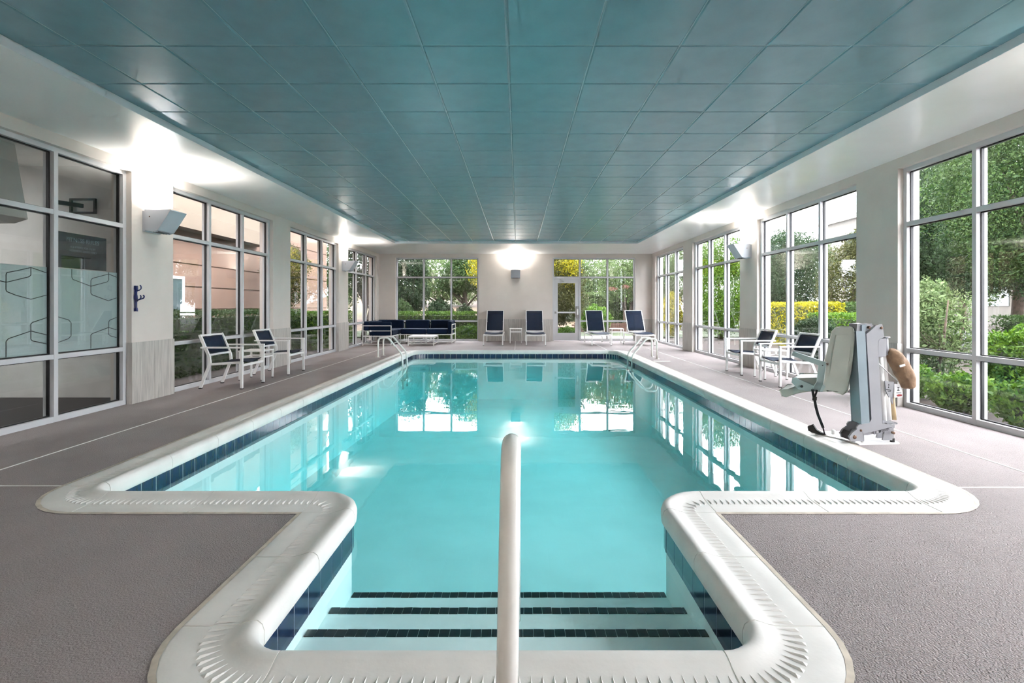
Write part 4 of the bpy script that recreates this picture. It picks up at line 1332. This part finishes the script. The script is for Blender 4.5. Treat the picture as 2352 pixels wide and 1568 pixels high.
def leaves(blobs, n, size, box=False, inner=0.55):
    """n leaf blades scattered through ellipsoids (or boxes) (cx, cy, cz, rx, ry, rz)"""
    b = np.array(blobs, float)
    vol = b[:, 3] * b[:, 4] * b[:, 5]
    vol = vol ** 0.7
    which = rng.choice(len(b), n, p=vol / vol.sum())
    if box:
        d = rng.uniform(-1, 1, (n, 3))
        ax = rng.integers(0, 3, n)
        push = rng.random(n) < 0.75
        sg = np.where(rng.random(n) < 0.5, -1.0, 1.0)
        d[np.arange(n)[push], ax[push]] = (sg * rng.uniform(0.88, 1.04, n))[push]
    else:
        d = rng.normal(size=(n, 3))
        d /= np.linalg.norm(d, axis=1)[:, None]
        d *= (inner + (1.05 - inner) * rng.random(n) ** 0.6)[:, None]
        d *= (1 + 0.16 * np.sin(7 * d[:, 0] + 5 * d[:, 2] + which) * np.cos(6 * d[:, 1] + 3 * d[:, 2]))[:, None]
    c = b[which, :3] + d * b[which, 3:]
    c[:, 2] = np.maximum(c[:, 2], 0.02)
    a = rng.normal(size=(n, 3))
    a /= np.linalg.norm(a, axis=1)[:, None]
    w = rng.normal(size=(n, 3))
    w -= a * (w * a).sum(1)[:, None]
    w /= np.linalg.norm(w, axis=1)[:, None]
    s = (size * rng.uniform(0.6, 1.3, n))[:, None]
    v = np.stack([c - a * s, c - a * s * 0.1 + w * s * 0.42, c + a * s, c - a * s * 0.1 - w * s * 0.42], 1).reshape(-1, 3)
    return v


def leaf_object(name, v, m, parent):
    n = len(v) // 4
    me = bpy.data.meshes.new(name)
    me.vertices.add(len(v))
    me.vertices.foreach_set('co', v.astype(np.float32).ravel())
    me.loops.add(4 * n)
    me.loops.foreach_set('vertex_index', np.arange(4 * n, dtype=np.int32))
    me.polygons.add(n)
    me.polygons.foreach_set('loop_start', np.arange(0, 4 * n, 4, dtype=np.int32))
    me.materials.append(m)
    me.update(calc_edges=True)
    o = bpy.data.objects.new(name, me)
    COL.objects.link(o)
    o.parent = parent
    return o


def tree(label, x, y, blobs, kind, n, size, trunk_r=0.1, trunk_h=1.5, branches=5, name='garden_tree', cat='tree', stems=1, extra=None, group=None):
    t = thing(name, label, cat, (x, y, -0.1), 0, group)
    lr = random.Random(int(abs(x) * 100 + abs(y) * 10))
    top = max(b[2] for b in blobs)
    for s in range(stems):
        ox = 0 if stems == 1 else lr.uniform(-0.25, 0.25)
        oy = 0 if stems == 1 else lr.uniform(-0.25, 0.25)
        lean = (lr.uniform(-0.15, 0.15) + ox, lr.uniform(-0.15, 0.15) + oy)
        tr_ = MB().tube([(ox, oy, 0), (ox + lean[0] * 0.3, oy + lean[1] * 0.3, trunk_h * 0.5), (ox + lean[0], oy + lean[1], trunk_h), (lean[0] * 2 + ox, lean[1] * 2 + oy, top)],
                        [trunk_r * 1.2, trunk_r, trunk_r * 0.85, trunk_r * 0.3], 8).build('trunk', m_bark, t, smooth=True)
        br = MB()
        for k in range(branches):
            b = blobs[lr.randrange(len(blobs))]
            z0 = trunk_h * lr.uniform(0.75, 1.1)
            e = (b[0] + lr.uniform(-0.6, 0.6) * b[3], b[1] + lr.uniform(-0.6, 0.6) * b[4], b[2] + lr.uniform(-0.5, 0.5) * b[5])
            mid = ((ox + lean[0] + e[0]) / 2, (oy + lean[1] + e[1]) / 2, (z0 + e[2]) / 2 - 0.1)
            br.tube([(ox + lean[0] * 0.9, oy + lean[1] * 0.9, z0), mid, e], [trunk_r * 0.5, trunk_r * 0.32, trunk_r * 0.1], 6)
        if br.v:
            br.build('branch', m_bark, tr_, smooth=True)
    v = np.concatenate([leaves(blobs, int(n * 0.4), size * 0.85, inner=0.35), leaves(blobs, int(n * 2.1), size * 0.39, inner=0.6)])
    leaf_object('foliage', v, G[kind], t)
    if extra:
        leaf_object('blossom', leaves(extra[0], int(extra[2] * 1.6), extra[3] * 0.6, inner=0.2), G[extra[1]], t)
    return t


def hedge(label, x0, x1, y0, y1, z1, kind, n, size, name='clipped_hedge', cat='hedge', rounded=False, group=None, z0=0.0):
    cx, cy_ = (x0 + x1) / 2, (y0 + y1) / 2
    t = thing(name, label, cat, (cx, cy_, -0.1), 0, group)
    rx, ry, rz = (x1 - x0) / 2, (y1 - y0) / 2, (z1 + 0.1 - z0) / 2
    if rounded:
        v = leaves([(0, 0, rz + z0, rx, ry, rz)], int(n * 1.9), size * 0.72, inner=0.72)
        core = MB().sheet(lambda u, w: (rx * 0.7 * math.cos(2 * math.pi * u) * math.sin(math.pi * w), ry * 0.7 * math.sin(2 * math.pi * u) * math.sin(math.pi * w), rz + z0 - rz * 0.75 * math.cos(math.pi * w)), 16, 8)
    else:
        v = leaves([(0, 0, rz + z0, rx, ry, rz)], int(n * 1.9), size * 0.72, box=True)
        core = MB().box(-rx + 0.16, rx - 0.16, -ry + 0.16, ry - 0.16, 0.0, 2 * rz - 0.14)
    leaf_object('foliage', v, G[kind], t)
    core.build('inner_core', m_core, t)  # solid dark core added to make the foliage opaque
    return t


m_core = mat('hedge_core_green', dark(srgb(70, 90, 44), 0.3), 0.95, noise=(20, 0.3))  # dark green of the added foliage core

# beyond the end wall
hedge('bright green clipped hedge outside the window behind the sofa', -4.7, -0.9, 18.7, 19.4, 0.98, 'bright', 9000, 0.045)
hedge('low yellow-green plants under the window right of the sofa', -2.3, -1.2, 17.95, 18.45, 0.5, 'bright', 1800, 0.05, name='garden_bush', cat='bush', rounded=True)
hedge('dark round bush behind the bright hedge, under the middle tree', -4.1, -2.9, 22.2, 23.2, 1.45, 'dark', 4200, 0.06, name='garden_bush', cat='bush', rounded=True)
hedge('smaller dark round bush beside the trunk beyond the bright hedge', -2.7, -1.85, 21.3, 22.1, 1.2, 'dark', 3000, 0.06, name='garden_bush', cat='bush', rounded=True)
hedge('grey-green loose bush at the left edge of the end window', -5.5, -4.5, 21.4, 22.3, 1.4, 'mid', 3600, 0.06, name='garden_bush', cat='bush', rounded=True)
tree('dark green tall tree at the left of the end window', -5.2, 24.2, [(0, 0, 2.2, 0.95, 0.9, 1.3), (0.1, 0, 3.2, 0.8, 0.8, 0.8), (-0.2, 0.2, 1.4, 0.8, 0.7, 0.7)], 'dark', 12000, 0.085, 0.09, 0.8)
tree('spreading green tree with a bare trunk in the end window', -2.5, 24.1, [(0, 0, 2.75, 1.2, 1.1, 0.85), (-0.6, 0.2, 2.35, 0.75, 0.7, 0.5), (0.8, 0, 2.45, 0.8, 0.7, 0.5), (0.1, 0, 3.4, 0.9, 0.9, 0.6)], 'mid', 12000, 0.085, 0.11, 1.5)
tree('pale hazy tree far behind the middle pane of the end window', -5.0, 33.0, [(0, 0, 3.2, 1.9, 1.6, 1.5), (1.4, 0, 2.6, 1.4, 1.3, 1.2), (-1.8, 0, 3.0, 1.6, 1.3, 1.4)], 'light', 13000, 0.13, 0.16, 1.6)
tree('yellow-green maple hanging beside the exit door outside', 0.5, 20.6, [(0.2, 0, 2.3, 1.8, 1.0, 1.4), (0.9, -0.3, 1.4, 0.95, 0.8, 0.75), (1.0, 0.1, 2.9, 0.95, 0.8, 0.8), (-1.3, 0.2, 2.9, 1.0, 0.9, 1.0), (1.15, -0.1, 0.95, 0.5, 0.6, 0.45), (1.55, 0.0, 1.5, 0.75, 0.8, 0.85), (1.5, 0.1, 2.4, 0.7, 0.8, 0.7)], 'olive', 30000, 0.065, 0.08, 0.9,
     extra=([(0.4, -0.5, 3.2, 1.6, 0.7, 0.8), (1.5, -0.4, 2.7, 0.5, 0.5, 0.7), (-1.7, -0.5, 2.8, 0.8, 0.6, 0.9), (1.75, 0, 1.8, 0.3, 0.4, 0.5)], 'yellow', 12000, 0.06))
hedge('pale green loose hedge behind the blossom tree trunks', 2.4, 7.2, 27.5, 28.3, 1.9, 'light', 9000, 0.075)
hedge('low bright bush on the path edge outside the exit door', 1.45, 2.2, 18.3, 19.1, 0.42, 'bright', 1800, 0.05, name='garden_bush', cat='bush', rounded=True)
hedge('rounded bright hedge seen above the third lounger', 2.9, 4.2, 22.9, 23.9, 1.2, 'bright', 5000, 0.055, name='clipped_hedge', cat='hedge', rounded=True)
tree('multi-trunk blossom tree with pink flowers outside the end glazing', 5.5, 26.0, [(0, 0, 2.4, 1.4, 1.1, 0.9), (-0.5, 0, 3.1, 1.1, 0.9, 0.8), (0.8, 0, 3.2, 1.0, 1.0, 0.8)], 'light', 13000, 0.08, 0.06, 1.5, stems=4,
     extra=([(-0.9, -1.0, 2.15, 0.28, 0.2, 0.10), (-0.2, -1.05, 2.25, 0.22, 0.2, 0.10), (0.35, -1.0, 2.1, 0.28, 0.2, 0.10)], 'pink', 260, 0.05))
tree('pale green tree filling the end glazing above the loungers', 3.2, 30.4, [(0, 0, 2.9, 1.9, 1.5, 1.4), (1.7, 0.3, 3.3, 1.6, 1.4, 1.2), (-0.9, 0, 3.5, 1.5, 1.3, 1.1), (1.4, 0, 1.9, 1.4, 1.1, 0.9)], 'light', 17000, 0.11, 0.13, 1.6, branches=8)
tree('mid green tree behind the blossom tree at the far right', 9.4, 34.2, [(0, 0, 3.2, 2.0, 1.6, 1.8), (-1.4, 0, 2.4, 1.3, 1.2, 1.3)], 'mid', 12000, 0.13, 0.14, 1.6)
tree('tall green tree far left beyond the sofa corner window', -11.2, 27.5, [(0, 0, 3.6, 1.9, 1.8, 2.3), (1.5, 0, 2.4, 1.2, 1.1, 1.3)], 'mid', 12000, 0.12, 0.15, 1.6)
tree('distant mid green tree behind the yellow maple', 0.4, 38.0, [(0, 0, 3.6, 2.3, 1.6, 1.9), (1.7, 0, 2.8, 1.4, 1.3, 1.4), (-1.8, 0, 2.9, 1.4, 1.3, 1.4)], 'mid', 12000, 0.14, 0.15, 1.8)

# left side, in front of the stucco wing
hedge('dark green hedge under the stucco wing, outside the armchair window', -6.9, -6.1, 7.1, 14.3, 1.10, 'mid', 13000, 0.05)
hedge('bright green hedge outside the left window near the sofa', -6.7, -5.9, 14.8, 18.2, 1.02, 'bright', 8000, 0.05)
tree('slim multi-stem tree outside the sofa corner window', -6.1, 19.6, [(0, 0, 3.0, 0.9, 0.9, 1.1), (0.3, -0.2, 2.2, 0.6, 0.6, 0.6), (-0.4, 0.3, 3.7, 0.8, 0.8, 0.8)], 'dark', 9000, 0.07, 0.055, 1.3, stems=3)
tree('yellow-tipped small tree beside the stucco wing', -7.5, 16.4, [(0, 0, 2.6, 0.7, 0.8, 0.7), (0.1, 0, 1.8, 0.5, 0.5, 0.5)], 'olive', 5500, 0.06, 0.05, 1.1, extra=([(0, -0.3, 2.8, 0.6, 0.6, 0.4)], 'yellow', 1500, 0.05))

# right side
tree('large green tree filling the near right window', 14.4, 14.6, [(0, 0, 4.2, 2.5, 2.2, 2.3), (-1.2, -0.8, 2.9, 1.6, 1.4, 1.3), (1.0, -0.9, 3.2, 1.6, 1.4, 1.4), (-1.2, 0.9, 4.6, 1.5, 1.3, 1.5)], 'dark', 62000, 0.075, 0.18, 2.2, branches=9)
tree('second large green tree at the right picture edge', 10.2, 10.0, [(0, 0, 3.7, 1.8, 1.6, 1.8), (0.4, 0.7, 2.8, 1.2, 1.1, 1.0), (0.3, -0.5, 4.5, 1.3, 1.2, 1.1)], 'mid', 50000, 0.06, 0.14, 2.2, branches=9)
tree('dark green tree behind the large one in the near right window', 17.4, 21.6, [(0, 0, 4.6, 2.4, 2.2, 2.9), (-1.3, 0.4, 3.2, 1.6, 1.5, 1.8)], 'dark', 30000, 0.11, 0.18, 2.0)
tree('round-headed green tree in the right armchair window', 11.3, 21.7, [(0, 0, 2.7, 1.7, 1.6, 1.7), (0.5, 0.5, 3.6, 1.2, 1.1, 1.0), (-0.7, 0.4, 1.8, 1.0, 1.0, 1.0)], 'dark', 30000, 0.07, 0.13, 1.4)
tree('broad green tree behind the yellow hedge on the right', 14.4, 26.6, [(0, 0, 3.0, 2.0, 1.9, 2.0), (-1.2, 0.6, 2.6, 1.4, 1.3, 1.5)], 'mid', 14000, 0.11, 0.14, 1.6)
tree('brownish green tree between the right window and the drive', 11.6, 17.5, [(0, 0, 2.0, 1.15, 1.1, 1.5), (0.3, -0.3, 3.1, 0.8, 0.8, 0.9)], 'olive', 12000, 0.08, 0.12, 1.2)
tree('dense bright green tree in the right window beyond the armchairs', 7.85, 19.7, [(0, 0, 1.9, 1.0, 0.95, 1.6), (0.1, 0.1, 3.1, 0.9, 0.85, 1.0), (-0.1, -0.2, 1.1, 0.9, 0.8, 0.9)], 'bright', 30000, 0.06, 0.09, 0.8)
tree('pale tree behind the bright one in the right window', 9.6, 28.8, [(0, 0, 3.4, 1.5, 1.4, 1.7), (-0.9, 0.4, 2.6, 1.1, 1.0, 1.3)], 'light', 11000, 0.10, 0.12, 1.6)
hedge('yellow shrub in the far right corner window', 6.1, 6.9, 21.0, 21.8, 1.7, 'yellow', 3600, 0.06, name='garden_bush', cat='bush', rounded=True)
hedge('long yellow-green hedge behind the right armchairs', 8.6, 9.6, 14.9, 18.3, 1.30, 'yellow', 8000, 0.055)
hedge('clipped mid green hedge left of the pool lift in the window', 8.2, 9.0, 11.4, 14.4, 1.0, 'bright', 7000, 0.05)
hedge('dark round bush low in the right armchair window', 6.5, 7.4, 11.4, 12.4, 0.92, 'dark', 3600, 0.05, name='garden_bush', cat='bush', rounded=True)
hedge('grey-green hedge behind the clipped hedge on the right', 9.9, 10.8, 12.7, 15.7, 1.3, 'mid', 7000, 0.055)
hedge('long green hedge by the drive at the right picture edge', 11.2, 12.1, 5.5, 12.0, 0.98, 'mid', 9000, 0.05)
hedge('rounded green bush low in the near right window', 6.55, 7.75, 6.6, 7.6, 0.88, 'bright', 5200, 0.045, name='garden_bush', cat='bush', rounded=True)
tree('tall loose light green shrub in the near right window', 7.3, 8.95, [(0, 0, 0.85, 0.7, 0.65, 0.75), (0.1, 0.2, 1.4, 0.35, 0.35, 0.4), (-0.4, 0.4, 1.2, 0.35, 0.35, 0.35)], 'light', 6500, 0.06, 0.03, 0.5, name='garden_bush', cat='bush', stems=3)
for k, (x, y, r, h) in enumerate(((5.45, 5.35, 0.34, 0.42), (5.55, 4.4, 0.36, 0.46), (5.5, 6.3, 0.34, 0.36), (5.55, 3.45, 0.36, 0.45), (5.5, 7.25, 0.34, 0.4))):
    hedge(['low leafy plant at the foot of the near right window, in its middle', 'low leafy plant at the foot of the window nearest the right picture edge', 'low leafy plant outside, straight behind the tan lift bag',
           'low leafy plant outside the right wall, out of sight', 'low leafy plant outside, between the pier and the lift mast'][k], x - r, x + r, y - r, y + r, h, 'bright', 1500, 0.05, name='garden_bush', cat='bush', rounded=True)
tree('green tree across the drive beyond the near right window', 25.0, 28.5, [(0, 0, 4.5, 3.0, 2.8, 3.0)], 'mid', 10000, 0.17, 0.2, 2.0)
tree('dark tree across the drive at the right edge', 25.0, 18.0, [(0, 0, 4.5, 2.8, 3.2, 3.0)], 'dark', 10000, 0.17, 0.2, 2.0)
